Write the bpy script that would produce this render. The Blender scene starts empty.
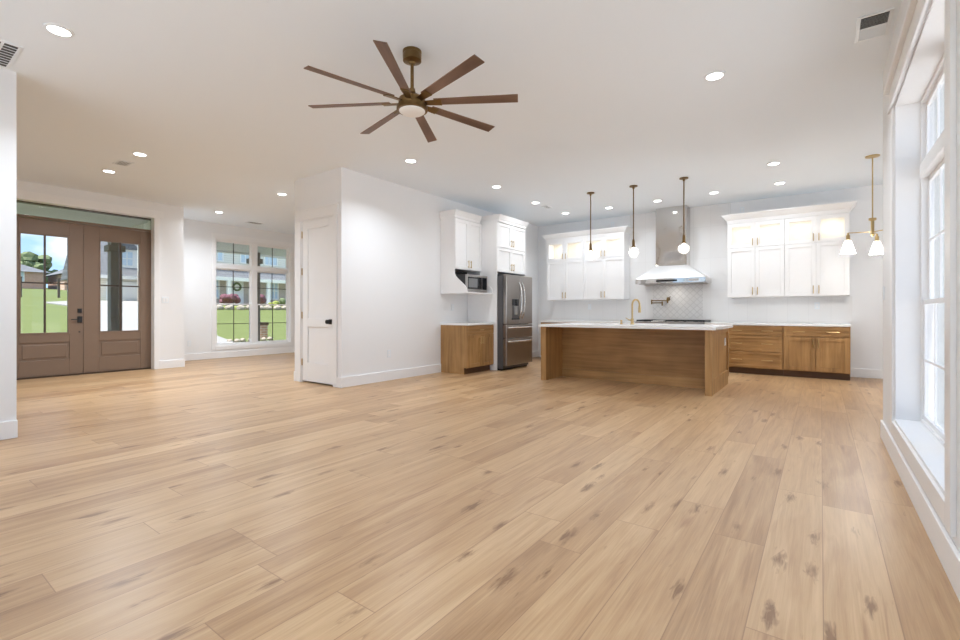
import bpy, bmesh, math, random
from mathutils import Vector, Matrix
R = math.radians
scene = bpy.context.scene
COL = scene.collection
random.seed(7)

# ---------------------------------------------------------------- camera
cam_data = bpy.data.cameras.new('camera')
cam_data.sensor_width = 36.0
cam_data.lens = 465.47 / 960 * 36
cam_data.shift_y = -8.0 / 960
cam_data.clip_start = 0.02
cam_data.clip_end = 600
cam = bpy.data.objects.new('camera', cam_data)
COL.objects.link(cam)
cam.location = (0, 0, 1.047)
cam.rotation_euler = (R(90), 0, R(36.21))
scene.camera = cam

# ---------------------------------------------------------------- exposure
vs = scene.view_settings
vs.view_transform = 'Standard'
vs.look = 'None'
vs.gamma = 1.0
vs.use_curve_mapping = False
vs.exposure = 0.52
scene.cycles.max_bounces = 14
scene.cycles.diffuse_bounces = 9
SKY = 1.2          # brightness of the daylight sky
CAN_W = 13.5       # watts of one recessed ceiling light
CAN_KITCHEN_W = 4.8
CAN_FOYER_W = 24.5
PUCK_W = 0.42

# ---------------------------------------------------------------- sky
world = bpy.data.worlds.new('sky')
scene.world = world
world.use_nodes = True
wt = world.node_tree
wt.nodes.clear()
def wn(t, **k):
    n = wt.nodes.new(t)
    for a, b in k.items():
        setattr(n, a, b)
    return n
w_out = wn('ShaderNodeOutputWorld')
w_bg = wn('ShaderNodeBackground')
w_tc = wn('ShaderNodeTexCoord')
w_sep = wn('ShaderNodeSeparateXYZ')
w_map = wn('ShaderNodeMapping')
w_map.inputs['Scale'].default_value = (3.2, 3.2, 7.5)
w_map.inputs['Location'].default_value = (0.35, 1.3, 0.2)
w_noise = wn('ShaderNodeTexNoise')
w_noise.inputs['Scale'].default_value = 1.6
w_noise.inputs['Detail'].default_value = 6
w_ramp = wn('ShaderNodeValToRGB')
w_ramp.color_ramp.elements[0].position = 0.46
w_ramp.color_ramp.elements[1].position = 0.62
w_grad = wn('ShaderNodeValToRGB')
w_grad.color_ramp.elements[0].position = 0.0
w_grad.color_ramp.elements[0].color = (0.42, 0.62, 0.85, 1)
w_grad.color_ramp.elements[1].position = 0.30
w_grad.color_ramp.elements[1].color = (0.12, 0.32, 0.66, 1)
w_mix = wn('ShaderNodeMix', data_type='RGBA')
w_mix.inputs['B'].default_value = (0.80, 0.82, 0.85, 1)
L = wt.links.new
L(w_tc.outputs['Generated'], w_sep.inputs[0])
L(w_tc.outputs['Generated'], w_map.inputs['Vector'])
L(w_map.outputs[0], w_noise.inputs['Vector'])
L(w_noise.outputs['Fac'], w_ramp.inputs[0])
L(w_sep.outputs['Z'], w_grad.inputs[0])
L(w_grad.outputs[0], w_mix.inputs['A'])
L(w_ramp.outputs[0], w_mix.inputs['Factor'])
L(w_mix.outputs['Result'], w_bg.inputs['Color'])
w_bg.inputs['Strength'].default_value = SKY
L(w_bg.outputs[0], w_out.inputs[0])

# ---------------------------------------------------------------- sun (high, from behind the house)
sun_d = bpy.data.lights.new('sun', 'SUN')
sun_d.energy = 6.5
sun_d.angle = R(6)
sun_d.color = (1.0, 0.96, 0.9)
sun = bpy.data.objects.new('sun', sun_d)
COL.objects.link(sun)
sun.location = (20, -20, 40)
sun.rotation_euler = Vector((-0.03, 0.5, -1.0)).to_track_quat('-Z', 'Y').to_euler()

# ---------------------------------------------------------------- materials
def new_mat(name):
    m = bpy.data.materials.new(name)
    m.use_nodes = True
    return m, m.node_tree, m.node_tree.nodes['Principled BSDF']

def srgb(r, g, b):
    f = lambda c: (c / 12.92 if c <= 0.04045 else ((c + 0.055) / 1.055) ** 2.4)
    return (f(r / 255), f(g / 255), f(b / 255), 1)

def plain(name, col, rough=0.5, metal=0.0, noise=0.0, nscale=8.0, bump=0.0, bscale=60.0, spec=0.5):
    m, t, p = new_mat(name)
    p.inputs['Base Color'].default_value = col
    p.inputs['Roughness'].default_value = rough
    p.inputs['Metallic'].default_value = metal
    p.inputs['Specular IOR Level'].default_value = spec
    tc = t.nodes.new('ShaderNodeTexCoord')
    if noise:
        n = t.nodes.new('ShaderNodeTexNoise')
        n.inputs['Scale'].default_value = nscale
        n.inputs['Detail'].default_value = 4
        t.links.new(tc.outputs['Object'], n.inputs['Vector'])
        mx = t.nodes.new('ShaderNodeMix')
        mx.data_type = 'RGBA'
        mx.inputs['A'].default_value = tuple(c * (1 - noise) for c in col[:3]) + (1,)
        mx.inputs['B'].default_value = tuple(min(1, c * (1 + noise)) for c in col[:3]) + (1,)
        t.links.new(n.outputs['Fac'], mx.inputs['Factor'])
        t.links.new(mx.outputs['Result'], p.inputs['Base Color'])
    if bump:
        n = t.nodes.new('ShaderNodeTexNoise')
        n.inputs['Scale'].default_value = bscale
        t.links.new(tc.outputs['Object'], n.inputs['Vector'])
        b = t.nodes.new('ShaderNodeBump')
        b.inputs['Strength'].default_value = bump
        b.inputs['Distance'].default_value = 0.01
        t.links.new(n.outputs['Fac'], b.inputs['Height'])
        t.links.new(b.outputs[0], p.inputs['Normal'])
    return m

def emit(name, col, strength):
    m = bpy.data.materials.new(name)
    m.use_nodes = True
    t = m.node_tree
    t.nodes.clear()
    o = t.nodes.new('ShaderNodeOutputMaterial')
    e = t.nodes.new('ShaderNodeEmission')
    e.inputs['Color'].default_value = col
    e.inputs['Strength'].default_value = strength
    t.links.new(e.outputs[0], o.inputs[0])
    return m

def clear_glass(name, tint=(1, 1, 1, 1), gloss=1.0, rough=0.0):
    m = bpy.data.materials.new(name)
    m.use_nodes = True
    t = m.node_tree
    t.nodes.clear()
    o = t.nodes.new('ShaderNodeOutputMaterial')
    tr = t.nodes.new('ShaderNodeBsdfTransparent')
    tr.inputs['Color'].default_value = tint
    gl = t.nodes.new('ShaderNodeBsdfGlossy')
    gl.inputs['Roughness'].default_value = rough
    fr = t.nodes.new('ShaderNodeFresnel')
    # thin pane: the same reflectance on both of its faces
    ge = t.nodes.new('ShaderNodeNewGeometry')
    io = t.nodes.new('ShaderNodeMath')
    io.operation = 'MULTIPLY_ADD'
    io.inputs[1].default_value = 1 / 1.3 - 1.3
    io.inputs[2].default_value = 1.3
    t.links.new(ge.outputs['Backfacing'], io.inputs[0])
    t.links.new(io.outputs[0], fr.inputs['IOR'])
    mu = t.nodes.new('ShaderNodeMath')
    mu.operation = 'MULTIPLY'
    mu.inputs[1].default_value = gloss
    mx = t.nodes.new('ShaderNodeMixShader')
    t.links.new(fr.outputs[0], mu.inputs[0])
    t.links.new(mu.outputs[0], mx.inputs[0])
    t.links.new(tr.outputs[0], mx.inputs[1])
    t.links.new(gl.outputs[0], mx.inputs[2])
    t.links.new(mx.outputs[0], o.inputs[0])
    return m

def lit_glass(name, milk, tint):
    m = clear_glass(name, tint, 1.3)
    t = m.node_tree
    out = t.nodes['Material Output']
    src = out.inputs[0].links[0].from_socket
    tl = t.nodes.new('ShaderNodeBsdfTranslucent')
    tl.inputs['Color'].default_value = (0.95, 0.95, 0.95, 1)
    mx = t.nodes.new('ShaderNodeMixShader')
    mx.inputs[0].default_value = milk
    t.links.new(src, mx.inputs[1])
    t.links.new(tl.outputs[0], mx.inputs[2])
    t.links.new(mx.outputs[0], out.inputs[0])
    return m

def wood(name, axis, dark, mid, light, rough=0.45, scale=1.0):
    """straight-grained stained timber; axis = direction of the grain"""
    m, t, p = new_mat(name)
    tc = t.nodes.new('ShaderNodeTexCoord')
    mp = t.nodes.new('ShaderNodeMapping')
    s = [22 * scale] * 3
    for a in axis:
        s['xyz'.index(a)] = 1.3 * scale
    mp.inputs['Scale'].default_value = s
    n1 = t.nodes.new('ShaderNodeTexNoise')
    n1.inputs['Scale'].default_value = 1.0
    n1.inputs['Detail'].default_value = 5
    n1.inputs['Distortion'].default_value = 0.6
    n2 = t.nodes.new('ShaderNodeTexNoise')
    n2.inputs['Scale'].default_value = 2.2
    r = t.nodes.new('ShaderNodeValToRGB')
    r.color_ramp.elements[0].position = 0.25
    r.color_ramp.elements[0].color = dark
    r.color_ramp.elements[1].position = 0.75
    r.color_ramp.elements[1].color = light
    e = r.color_ramp.elements.new(0.5)
    e.color = mid
    ad = t.nodes.new('ShaderNodeMath')
    ad.operation = 'MULTIPLY_ADD'
    ad.inputs[1].default_value = 0.55
    sb = t.nodes.new('ShaderNodeMath')
    sb.operation = 'MULTIPLY'
    sb.inputs[1].default_value = 0.45
    t.links.new(tc.outputs['Object'], mp.inputs['Vector'])
    t.links.new(mp.outputs[0], n1.inputs['Vector'])
    t.links.new(tc.outputs['Object'], n2.inputs['Vector'])
    t.links.new(n2.outputs['Fac'], sb.inputs[0])
    t.links.new(n1.outputs['Fac'], ad.inputs[0])
    t.links.new(sb.outputs[0], ad.inputs[2])
    t.links.new(ad.outputs[0], r.inputs[0])
    t.links.new(r.outputs[0], p.inputs['Base Color'])
    p.inputs['Roughness'].default_value = rough
    return m

def floor_material():
    m, t, p = new_mat('oak_planks')
    N, K = t.nodes.new, t.links.new
    def math_n(op, a=None, b=None, c=None):
        n = N('ShaderNodeMath')
        n.operation = op
        for i, v in enumerate((a, b, c)):
            if v is None:
                continue
            if isinstance(v, (int, float)):
                n.inputs[i].default_value = v
            else:
                K(v, n.inputs[i])
        return n.outputs[0]
    tc = N('ShaderNodeTexCoord')
    sp = N('ShaderNodeSeparateXYZ')
    K(tc.outputs['Object'], sp.inputs[0])
    x = math_n('MULTIPLY_ADD', sp.outputs['X'], 1 / 0.21, -0.033)
    row = math_n('FLOOR', x)
    fx = math_n('FRACT', x)
    wn1 = N('ShaderNodeTexWhiteNoise')
    wn1.noise_dimensions = '1D'
    K(row, wn1.inputs['W'])
    y0 = math_n('MULTIPLY_ADD', wn1.outputs['Value'], 5.0, math_n('MULTIPLY', sp.outputs['Y'], 1 / 1.5))
    cell = math_n('FLOOR', y0)
    fy = math_n('FRACT', y0)
    cb = N('ShaderNodeCombineXYZ')
    K(row, cb.inputs[0])
    K(cell, cb.inputs[1])
    wn2 = N('ShaderNodeTexWhiteNoise')
    wn2.noise_dimensions = '2D'
    K(cb.outputs[0], wn2.inputs['Vector'])
    # per-plank shifted coordinates for grain
    off = N('ShaderNodeVectorMath')
    off.operation = 'MULTIPLY'
    off.inputs[1].default_value = (13.0, 37.0, 5.0)
    K(wn2.outputs['Color'], off.inputs[0])
    adv = N('ShaderNodeVectorMath')
    K(tc.outputs['Object'], adv.inputs[0])
    K(off.outputs[0], adv.inputs[1])
    def noise(scale, detail, dist, rough=0.5):
        mp = N('ShaderNodeMapping')
        mp.inputs['Scale'].default_value = scale
        K(adv.outputs[0], mp.inputs['Vector'])
        n = N('ShaderNodeTexNoise')
        n.inputs['Scale'].default_value = 1
        n.inputs['Detail'].default_value = detail
        n.inputs['Distortion'].default_value = dist
        n.inputs['Roughness'].default_value = rough
        K(mp.outputs[0], n.inputs['Vector'])
        return n.outputs['Fac']
    fine = noise((105, 2.6, 1), 6, 0.9, 0.62)
    broad = noise((9, 0.8, 1), 3, 1.5)
    cloud = noise((3.2, 1.2, 1), 2, 0.2)
    g = math_n('MULTIPLY_ADD', fine, 0.40, math_n('MULTIPLY_ADD', broad, 0.46, math_n('MULTIPLY', wn2.outputs['Value'], 0.19)))
    rp = N('ShaderNodeValToRGB')
    rp.color_ramp.elements[0].position = 0.30
    rp.color_ramp.elements[0].color = srgb(150, 113, 78)
    rp.color_ramp.elements[1].position = 0.74
    rp.color_ramp.elements[1].color = srgb(204, 172, 132)
    e = rp.color_ramp.elements.new(0.52)
    e.color = srgb(182, 147, 108)
    K(g, rp.inputs[0])
    # dark knots: sparse elongated cells
    mp = N('ShaderNodeMapping')
    mp.inputs['Scale'].default_value = (8.5, 2.3, 1)
    K(adv.outputs[0], mp.inputs['Vector'])
    vo = N('ShaderNodeTexVoronoi')
    vo.inputs['Scale'].default_value = 1.0
    vo.voronoi_dimensions = '2D'
    K(mp.outputs[0], vo.inputs['Vector'])
    vs_ = N('ShaderNodeSeparateColor')
    K(vo.outputs['Color'], vs_.inputs[0])
    rad = math_n('MULTIPLY', math_n('GREATER_THAN', vs_.outputs[0], 0.77), math_n('MULTIPLY_ADD', vs_.outputs[1], 0.17, 0.07))
    wob = math_n('MULTIPLY_ADD', noise((48, 9, 1), 5, 1.4), 0.55, vo.outputs['Distance'])
    kn = math_n('SUBTRACT', rad, math_n('SUBTRACT', wob, 0.275))
    mr = N('ShaderNodeMapRange')
    mr.inputs['From Min'].default_value = -0.03
    mr.inputs['From Max'].default_value = 0.26
    K(kn, mr.inputs['Value'])
    kfac = math_n('MINIMUM', math_n('MULTIPLY', mr.outputs[0], math_n('MULTIPLY_ADD', fine, 2.6, 0.0)), 0.85)
    mk = N('ShaderNodeMix')
    mk.data_type = 'RGBA'
    mk.inputs['B'].default_value = srgb(118, 82, 50)
    K(kfac, mk.inputs['Factor'])
    K(rp.outputs[0], mk.inputs['A'])
    # dark mineral streaks
    st = N('ShaderNodeMapRange')
    st.inputs['From Min'].default_value = 0.60
    st.inputs['From Max'].default_value = 0.82
    K(math_n('MULTIPLY', noise((26, 1.6, 1), 4, 1.0), math_n('MULTIPLY_ADD', cloud, 0.8, 0.62)), st.inputs['Value'])
    ms = N('ShaderNodeMix')
    ms.data_type = 'RGBA'
    ms.inputs['B'].default_value = srgb(146, 106, 76)
    K(math_n('MULTIPLY', st.outputs[0], 0.6), ms.inputs['Factor'])
    K(mk.outputs['Result'], ms.inputs['A'])
    # seams
    ex = math_n('MINIMUM', fx, math_n('SUBTRACT', 1.0, fx))
    ey = math_n('MINIMUM', fy, math_n('SUBTRACT', 1.0, fy))
    sx = math_n('LESS_THAN', ex, 0.008)
    sy = math_n('LESS_THAN', ey, 0.0012)
    seam = math_n('MAXIMUM', sx, sy)
    mm = N('ShaderNodeMix')
    mm.data_type = 'RGBA'
    mm.inputs['B'].default_value = srgb(140, 104, 74)
    K(math_n('MULTIPLY', seam, 0.75), mm.inputs['Factor'])
    K(ms.outputs['Result'], mm.inputs['A'])
    K(mm.outputs['Result'], p.inputs['Base Color'])
    rr = math_n('MULTIPLY_ADD', fine, 0.16, 0.27)
    K(rr, p.inputs['Roughness'])
    p.inputs['Specular IOR Level'].default_value = 0.5
    bp = N('ShaderNodeBump')
    bp.inputs['Strength'].default_value = 0.16
    bp.inputs['Distance'].default_value = 0.002
    hgt = math_n('SUBTRACT', math_n('MULTIPLY', fine, 0.6), math_n('MULTIPLY', seam, 0.8))
    K(hgt, bp.inputs['Height'])
    K(bp.outputs[0], p.inputs['Normal'])
    return m

def brick_mat(name, c1, c2, mortar, scale, bw, rh, msize, rough=0.7, axis='yz', rot=0.0, bump=0.3, offset=0.5):
    m, t, p = new_mat(name)
    N, K = t.nodes.new, t.links.new
    tc = N('ShaderNodeTexCoord')
    sp = N('ShaderNodeSeparateXYZ')
    cb = N('ShaderNodeCombineXYZ')
    K(tc.outputs['Object'], sp.inputs[0])
    K(sp.outputs[axis[0].upper()], cb.inputs[0])
    K(sp.outputs[axis[1].upper()], cb.inputs[1])
    mp = N('ShaderNodeMapping')
    mp.inputs['Rotation'].default_value = (0, 0, rot)
    K(cb.outputs[0], mp.inputs['Vector'])
    b = N('ShaderNodeTexBrick')
    b.offset = offset
    b.inputs['Color1'].default_value = c1
    b.inputs['Color2'].default_value = c2
    b.inputs['Mortar'].default_value = mortar
    b.inputs['Scale'].default_value = scale
    b.inputs['Mortar Size'].default_value = msize
    b.inputs['Brick Width'].default_value = bw
    b.inputs['Row Height'].default_value = rh
    K(mp.outputs[0], b.inputs['Vector'])
    K(b.outputs['Color'], p.inputs['Base Color'])
    p.inputs['Roughness'].default_value = rough
    bp = N('ShaderNodeBump')
    bp.inputs['Strength'].default_value = bump
    bp.inputs['Distance'].default_value = 0.004
    bp.invert = True
    K(b.outputs['Fac'], bp.inputs['Height'])
    K(bp.outputs[0], p.inputs['Normal'])
    return m

def steel(name, col, rough, wave=0.0):
    m, t, p = new_mat(name)
    N, K = t.nodes.new, t.links.new
    p.inputs['Base Color'].default_value = col
    p.inputs['Metallic'].default_value = 1
    tc = N('ShaderNodeTexCoord')
    mp = N('ShaderNodeMapping')
    mp.inputs['Scale'].default_value = (4, 4, 260)
    K(tc.outputs['Object'], mp.inputs['Vector'])
    n = N('ShaderNodeTexNoise')
    n.inputs['Scale'].default_value = 1
    K(mp.outputs[0], n.inputs['Vector'])
    ma = N('ShaderNodeMath')
    ma.operation = 'MULTIPLY_ADD'
    ma.inputs[1].default_value = 0.12
    ma.inputs[2].default_value = rough
    K(n.outputs['Fac'], ma.inputs[0])
    K(ma.outputs[0], p.inputs['Roughness'])
    if wave:
        n2 = N('ShaderNodeTexNoise')
        n2.inputs['Scale'].default_value = 3.4
        n2.inputs['Detail'].default_value = 0
        K(tc.outputs['Object'], n2.inputs['Vector'])
        b = N('ShaderNodeBump')
        b.inputs['Strength'].default_value = wave
        b.inputs['Distance'].default_value = 0.03
        K(n2.outputs['Fac'], b.inputs['Height'])
        K(b.outputs[0], p.inputs['Normal'])
    return m

M = {}
M['floor'] = floor_material()
M['wall'] = plain('white_wall_paint', (0.83, 0.84, 0.85, 1), 0.55, bump=0.03, bscale=180)
M['nook_siding'] = plain('pale_grey_outer_siding', (0.35, 0.375, 0.385, 1), 0.6, noise=0.02)
M['ceiling'] = plain('ceiling_paint', (0.825, 0.885, 0.94, 1), 0.8, bump=0.04, bscale=140)
M['trim'] = plain('white_trim_enamel', (0.86, 0.865, 0.87, 1), 0.32, noise=0.01)
M['cab_white'] = plain('white_cabinet_lacquer', (0.86, 0.86, 0.86, 1), 0.3, noise=0.01)
M['cab_inside'] = plain('cabinet_interior', (0.87, 0.84, 0.78, 1), 0.5, noise=0.02)
M['wood_v'] = wood('stained_oak_upright_grain', 'z', srgb(122, 90, 52), srgb(169, 129, 80), srgb(196, 156, 103))
M['wood_h'] = wood('stained_oak_level_grain', 'xy', srgb(122, 90, 52), srgb(169, 129, 80), srgb(196, 156, 103))
M['wood_dark'] = wood('toe_kick_oak', 'xy', srgb(82, 58, 38), srgb(98, 70, 46), srgb(112, 82, 56))
M['fan_wood'] = wood('walnut_blade', 'xy', srgb(88, 64, 52), srgb(114, 87, 71), srgb(140, 110, 92), 0.5, 1.6)
M['brass'] = plain('brushed_brass', srgb(200, 174, 126), 0.32, 1.0, noise=0.05)
M['bronze_brass'] = plain('aged_brass', srgb(124, 100, 66), 0.4, 1.0, noise=0.08)
M['black'] = plain('matte_black_metal', (0.012, 0.012, 0.013, 1), 0.4, noise=0.1)
M['black_gloss'] = plain('black_glass', (0.01, 0.01, 0.012, 1), 0.08, noise=0.1)
M['steel'] = steel('brushed_stainless', (0.42, 0.40, 0.385, 1), 0.25)
M['hood_steel'] = steel('polished_stainless', (0.66, 0.645, 0.63, 1), 0.03, 0.55)
M['canopy_steel'] = steel('satin_canopy_stainless', (0.80, 0.79, 0.78, 1), 0.34)
M['fridge_steel'] = steel('fridge_stainless', (0.34, 0.315, 0.295, 1), 0.26)
M['fridge_side'] = plain('graphite_side_panel', srgb(98, 98, 100), 0.45, 0.3, noise=0.03)
M['handle_steel'] = steel('satin_handle', (0.72, 0.71, 0.70, 1), 0.2)
M['quartz'] = plain('white_quartz', (0.86, 0.86, 0.855, 1), 0.18, noise=0.02, nscale=3)
M['tile'] = brick_mat('white_wall_tile', (0.83, 0.83, 0.83, 1), (0.81, 0.81, 0.81, 1), (0.76, 0.76, 0.76, 1), 1.0, 0.30, 0.60, 0.003, 0.16, 'xz', 0.0, 0.25, 0.0)
M['tile_diamond'] = brick_mat('diamond_mosaic_tile', (0.80, 0.80, 0.80, 1), (0.76, 0.76, 0.765, 1), (0.66, 0.66, 0.66, 1), 1.0, 0.085, 0.085, 0.006, 0.16, 'xz', R(45), 0.5, 0.0)
M['glass'] = clear_glass('window_glass')
M['globe'] = lit_glass('clear_globe_glass', 0.16, (0.98, 0.98, 0.97, 1))
M['shade'] = lit_glass('seeded_shade_glass', 0.35, (0.97, 0.97, 0.96, 1))
M['lens'] = emit('ceiling_light_lens', (1.0, 0.985, 0.95, 1), 9.0)
M['fan_lens'] = plain('opal_fan_lens', (0.86, 0.86, 0.84, 1), 0.35, noise=0.01)
M['bulb'] = emit('warm_bulb', (1.0, 0.93, 0.82, 1), 14.0)
M['puck'] = emit('cabinet_puck_light', (1.0, 0.93, 0.80, 1), 6.0)
M['door_tan'] = plain('taupe_painted_door', srgb(128, 107, 90), 0.38, noise=0.02)
M['bronze_frame'] = plain('dark_bronze_frame', srgb(72, 56, 44), 0.45, noise=0.05)
M['grille_dark'] = plain('dark_window_grille', srgb(66, 60, 54), 0.5, noise=0.05)
M['vent_dark'] = plain('vent_shadow_grey', (0.06, 0.06, 0.06, 1), 0.7, noise=0.05)
M['plate'] = plain('white_wall_plate', (0.79, 0.84, 0.88, 1), 0.3, noise=0.01)
M['ceramic'] = plain('white_fireclay', (0.88, 0.88, 0.88, 1), 0.12, noise=0.01)

# ---------------------------------------------------------------- mesh helpers
class FR:
    """a face to build on: u along it, v up, n out of it"""
    def __init__(s, o, u, n):
        s.o, s.u, s.n = Vector(o), Vector(u), Vector(n)
    def p(s, u, v, n):
        return s.o + s.u * u + Vector((0, 0, v)) + s.n * n

def face_front(y):   # faces the camera side (-Y); u = X
    return FR((0, y, 0), (1, 0, 0), (0, -1, 0))
def face_east(x):    # faces +X; u = Y
    return FR((x, 0, 0), (0, 1, 0), (1, 0, 0))
def face_west(x):    # faces -X; u = Y
    return FR((x, 0, 0), (0, 1, 0), (-1, 0, 0))

class MB:
    def __init__(s):
        s.bm = bmesh.new()
    def hexa(s, pts):
        v = [s.bm.verts.new(p) for p in pts]
        for f in ((0, 1, 2, 3), (7, 6, 5, 4), (0, 4, 5, 1), (1, 5, 6, 2), (2, 6, 7, 3), (3, 7, 4, 0)):
            s.bm.faces.new([v[i] for i in f])
        return s
    def box(s, x0, x1, y0, y1, z0, z1):
        return s.hexa([(x0, y0, z0), (x1, y0, z0), (x1, y1, z0), (x0, y1, z0),
                       (x0, y0, z1), (x1, y0, z1), (x1, y1, z1), (x0, y1, z1)])
    def fb(s, fr, u0, u1, v0, v1, n0, n1):
        return s.hexa([fr.p(u0, v0, n0), fr.p(u1, v0, n0), fr.p(u1, v0, n1), fr.p(u0, v0, n1),
                       fr.p(u0, v1, n0), fr.p(u1, v1, n0), fr.p(u1, v1, n1), fr.p(u0, v1, n1)])
    def prism(s, pts, vec):
        vec = Vector(vec)
        a = [s.bm.verts.new(p) for p in pts]
        b = [s.bm.verts.new(Vector(p) + vec) for p in pts]
        n = len(pts)
        s.bm.faces.new(a)
        s.bm.faces.new(b[::-1])
        for i in range(n):
            s.bm.faces.new([a[i], b[i], b[(i + 1) % n], a[(i + 1) % n]])
        return s
    def ring(s, c, a, b, r, seg):
        return [s.bm.verts.new(Vector(c) + a * (r * math.cos(2 * math.pi * i / seg)) + b * (r * math.sin(2 * math.pi * i / seg))) for i in range(seg)]
    def tube(s, pts, r, seg=10, cap=True):
        pts = [Vector(p) for p in pts]
        rs = r if isinstance(r, (list, tuple)) else [r] * len(pts)
        prev, a = None, None
        first = None
        for i, p in enumerate(pts):
            d = (pts[min(i + 1, len(pts) - 1)] - pts[max(i - 1, 0)]).normalized()
            if a is None:
                a = d.orthogonal().normalized()
            else:
                a = (a - d * a.dot(d)).normalized()
            b = d.cross(a)
            cur = s.ring(p, a, b, rs[i], seg)
            if prev:
                for k in range(seg):
                    s.bm.faces.new([prev[k], prev[(k + 1) % seg], cur[(k + 1) % seg], cur[k]])
            else:
                first = cur
            prev = cur
        if cap:
            s.bm.faces.new(first[::-1])
            s.bm.faces.new(prev)
        return s
    def lathe(s, c, prof, seg=24, closed=False):
        c = Vector(c)
        rings = []
        for r, z in prof:
            if r < 1e-6:
                rings.append([s.bm.verts.new(c + Vector((0, 0, z)))])
            else:
                rings.append(s.ring(c + Vector((0, 0, z)), Vector((1, 0, 0)), Vector((0, 1, 0)), r, seg))
        prs = list(zip(rings, rings[1:]))
        if closed:
            prs.append((rings[-1], rings[0]))
        for A, B in prs:
            for k in range(seg):
                q = []
                for w in (A[k % len(A)], A[(k + 1) % len(A)], B[(k + 1) % len(B)], B[k % len(B)]):
                    if w not in q:
                        q.append(w)
                if len(q) > 2:
                    s.bm.faces.new(q)
        if not closed:
            for Q in (rings[0], rings[-1]):
                if len(Q) > 2:
                    s.bm.faces.new(Q)
        return s
    def ball(s, c, r, sub=2, squash=(1, 1, 1), jitter=0.0):
        res = bmesh.ops.create_icosphere(s.bm, subdivisions=sub, radius=1.0)
        for v in res['verts']:
            k = r * (1 + random.uniform(-jitter, jitter))
            v.co = Vector((c[0] + v.co.x * k * squash[0], c[1] + v.co.y * k * squash[1], c[2] + v.co.z * k * squash[2]))
        return s
    def shaker(s, fr, u0, u1, v0, v1, n0, t=0.02, rail=0.06, rec=0.013):
        s.fb(fr, u0, u0 + rail, v0, v1, n0, n0 + t)
        s.fb(fr, u1 - rail, u1, v0, v1, n0, n0 + t)
        s.fb(fr, u0 + rail, u1 - rail, v0, v0 + rail, n0, n0 + t)
        s.fb(fr, u0 + rail, u1 - rail, v1 - rail, v1, n0, n0 + t)
        s.fb(fr, u0 + rail, u1 - rail, v0 + rail, v1 - rail, n0, n0 + t - rec)
        return s
    def build(s, name, mat, parent=None, smooth=False, bevel=0.0):
        off = Vector((0, 0, 0))
        q = parent
        while q is not None:
            off += Vector(q.location)
            q = q.parent
        bmesh.ops.recalc_face_normals(s.bm, faces=s.bm.faces)
        if parent is not None:
            for v in s.bm.verts:
                v.co -= off
        else:
            xs = [v.co for v in s.bm.verts]
            c = Vector((sum(v.x for v in xs) / len(xs), sum(v.y for v in xs) / len(xs), min(v.z for v in xs)))
            if name not in ('floor',):
                for v in s.bm.verts:
                    v.co -= c
                off = c
        me = bpy.data.meshes.new(name)
        s.bm.to_mesh(me)
        s.bm.free()
        me.materials.append(M[mat] if isinstance(mat, str) else mat)
        if smooth:
            for p in me.polygons:
                p.use_smooth = True
            me.set_sharp_from_angle(angle=R(38))
        o = bpy.data.objects.new(name, me)
        COL.objects.link(o)
        if parent is not None:
            o.parent = parent
        elif name not in ('floor',):
            o.location = off
        if bevel:
            b = o.modifiers.new('bevel', 'BEVEL')
            b.width = bevel
            b.segments = 2
            b.limit_method = 'ANGLE'
        return o

def tag(o, label, cat, group=None):
    o['label'] = label
    o['category'] = cat
    if group:
        o['group'] = group
    return o

def thing(name, label, cat, loc, group=None):
    o = bpy.data.objects.new(name, None)
    o.empty_display_size = 0.1
    COL.objects.link(o)
    o.location = loc
    return tag(o, label, cat, group)

def struct(o):
    o['kind'] = 'structure'
    return o

def struct_root(name, loc):
    o = bpy.data.objects.new(name, None)
    COL.objects.link(o)
    o.location = loc
    return struct(o)

def dup(root, loc, label, group=None):
    r = root.copy()
    COL.objects.link(r)
    r.location = loc
    r['label'] = label
    if group:
        r['group'] = group
    for ch in list(root.children):
        c = ch.copy()
        COL.objects.link(c)
        c.parent = r
        for g in list(ch.children):
            d = g.copy()
            COL.objects.link(d)
            d.parent = c
    return r

def lamp(name, kind, loc, parent, energy, color, size=0.1, spread=None, rot=None):
    d = bpy.data.lights.new(name, kind)
    d.energy = energy
    d.color = color
    if kind == 'AREA':
        d.shape = 'DISK'
        d.size = size
        if spread:
            d.spread = spread
    else:
        d.shadow_soft_size = size
    o = bpy.data.objects.new(name, d)
    COL.objects.link(o)
    o.parent = parent
    o.location = loc
    if rot:
        o.rotation_euler = rot
    return o

# ================================================================ THE ROOM
H = 3.048
struct(MB().box(-11.1, 0.61, -1.7, 9.7, -0.12, 0.0).box(0.61, 3.5, 4.99, 9.7, -0.12, 0.0).build('floor', 'floor'))
struct(MB().box(-11.2, 0.62, -1.8, 9.8, H, H + 0.22).box(0.62, 3.6, 4.98, 9.8, H, H + 0.22).build('ceiling', 'ceiling'))

def wall_x(name, x0, x1, y0, y1, holes=(), mat='wall'):
    """wall standing along Y, with openings (ya, yb, za, zb)"""
    m = MB()
    y = y0
    for a, b, c, d in sorted(holes):
        m.box(x0, x1, y, a, 0, H)
        if c > 0:
            m.box(x0, x1, a, b, 0, c)
        if d < H:
            m.box(x0, x1, a, b, d, H)
        y = b
    m.box(x0, x1, y, y1, 0, H)
    return struct(m.build(name, mat))

def wall_y(name, y0, y1, x0, x1, holes=(), mat='wall'):
    m = MB()
    x = x0
    for a, b, c, d in sorted(holes):
        m.box(x, a, y0, y1, 0, H)
        if c > 0:
            m.box(a, b, y0, y1, 0, c)
        if d < H:
            m.box(a, b, y0, y1, d, H)
        x = b
    m.box(x, x1, y0, y1, 0, H)
    return struct(m.build(name, mat))

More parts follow.
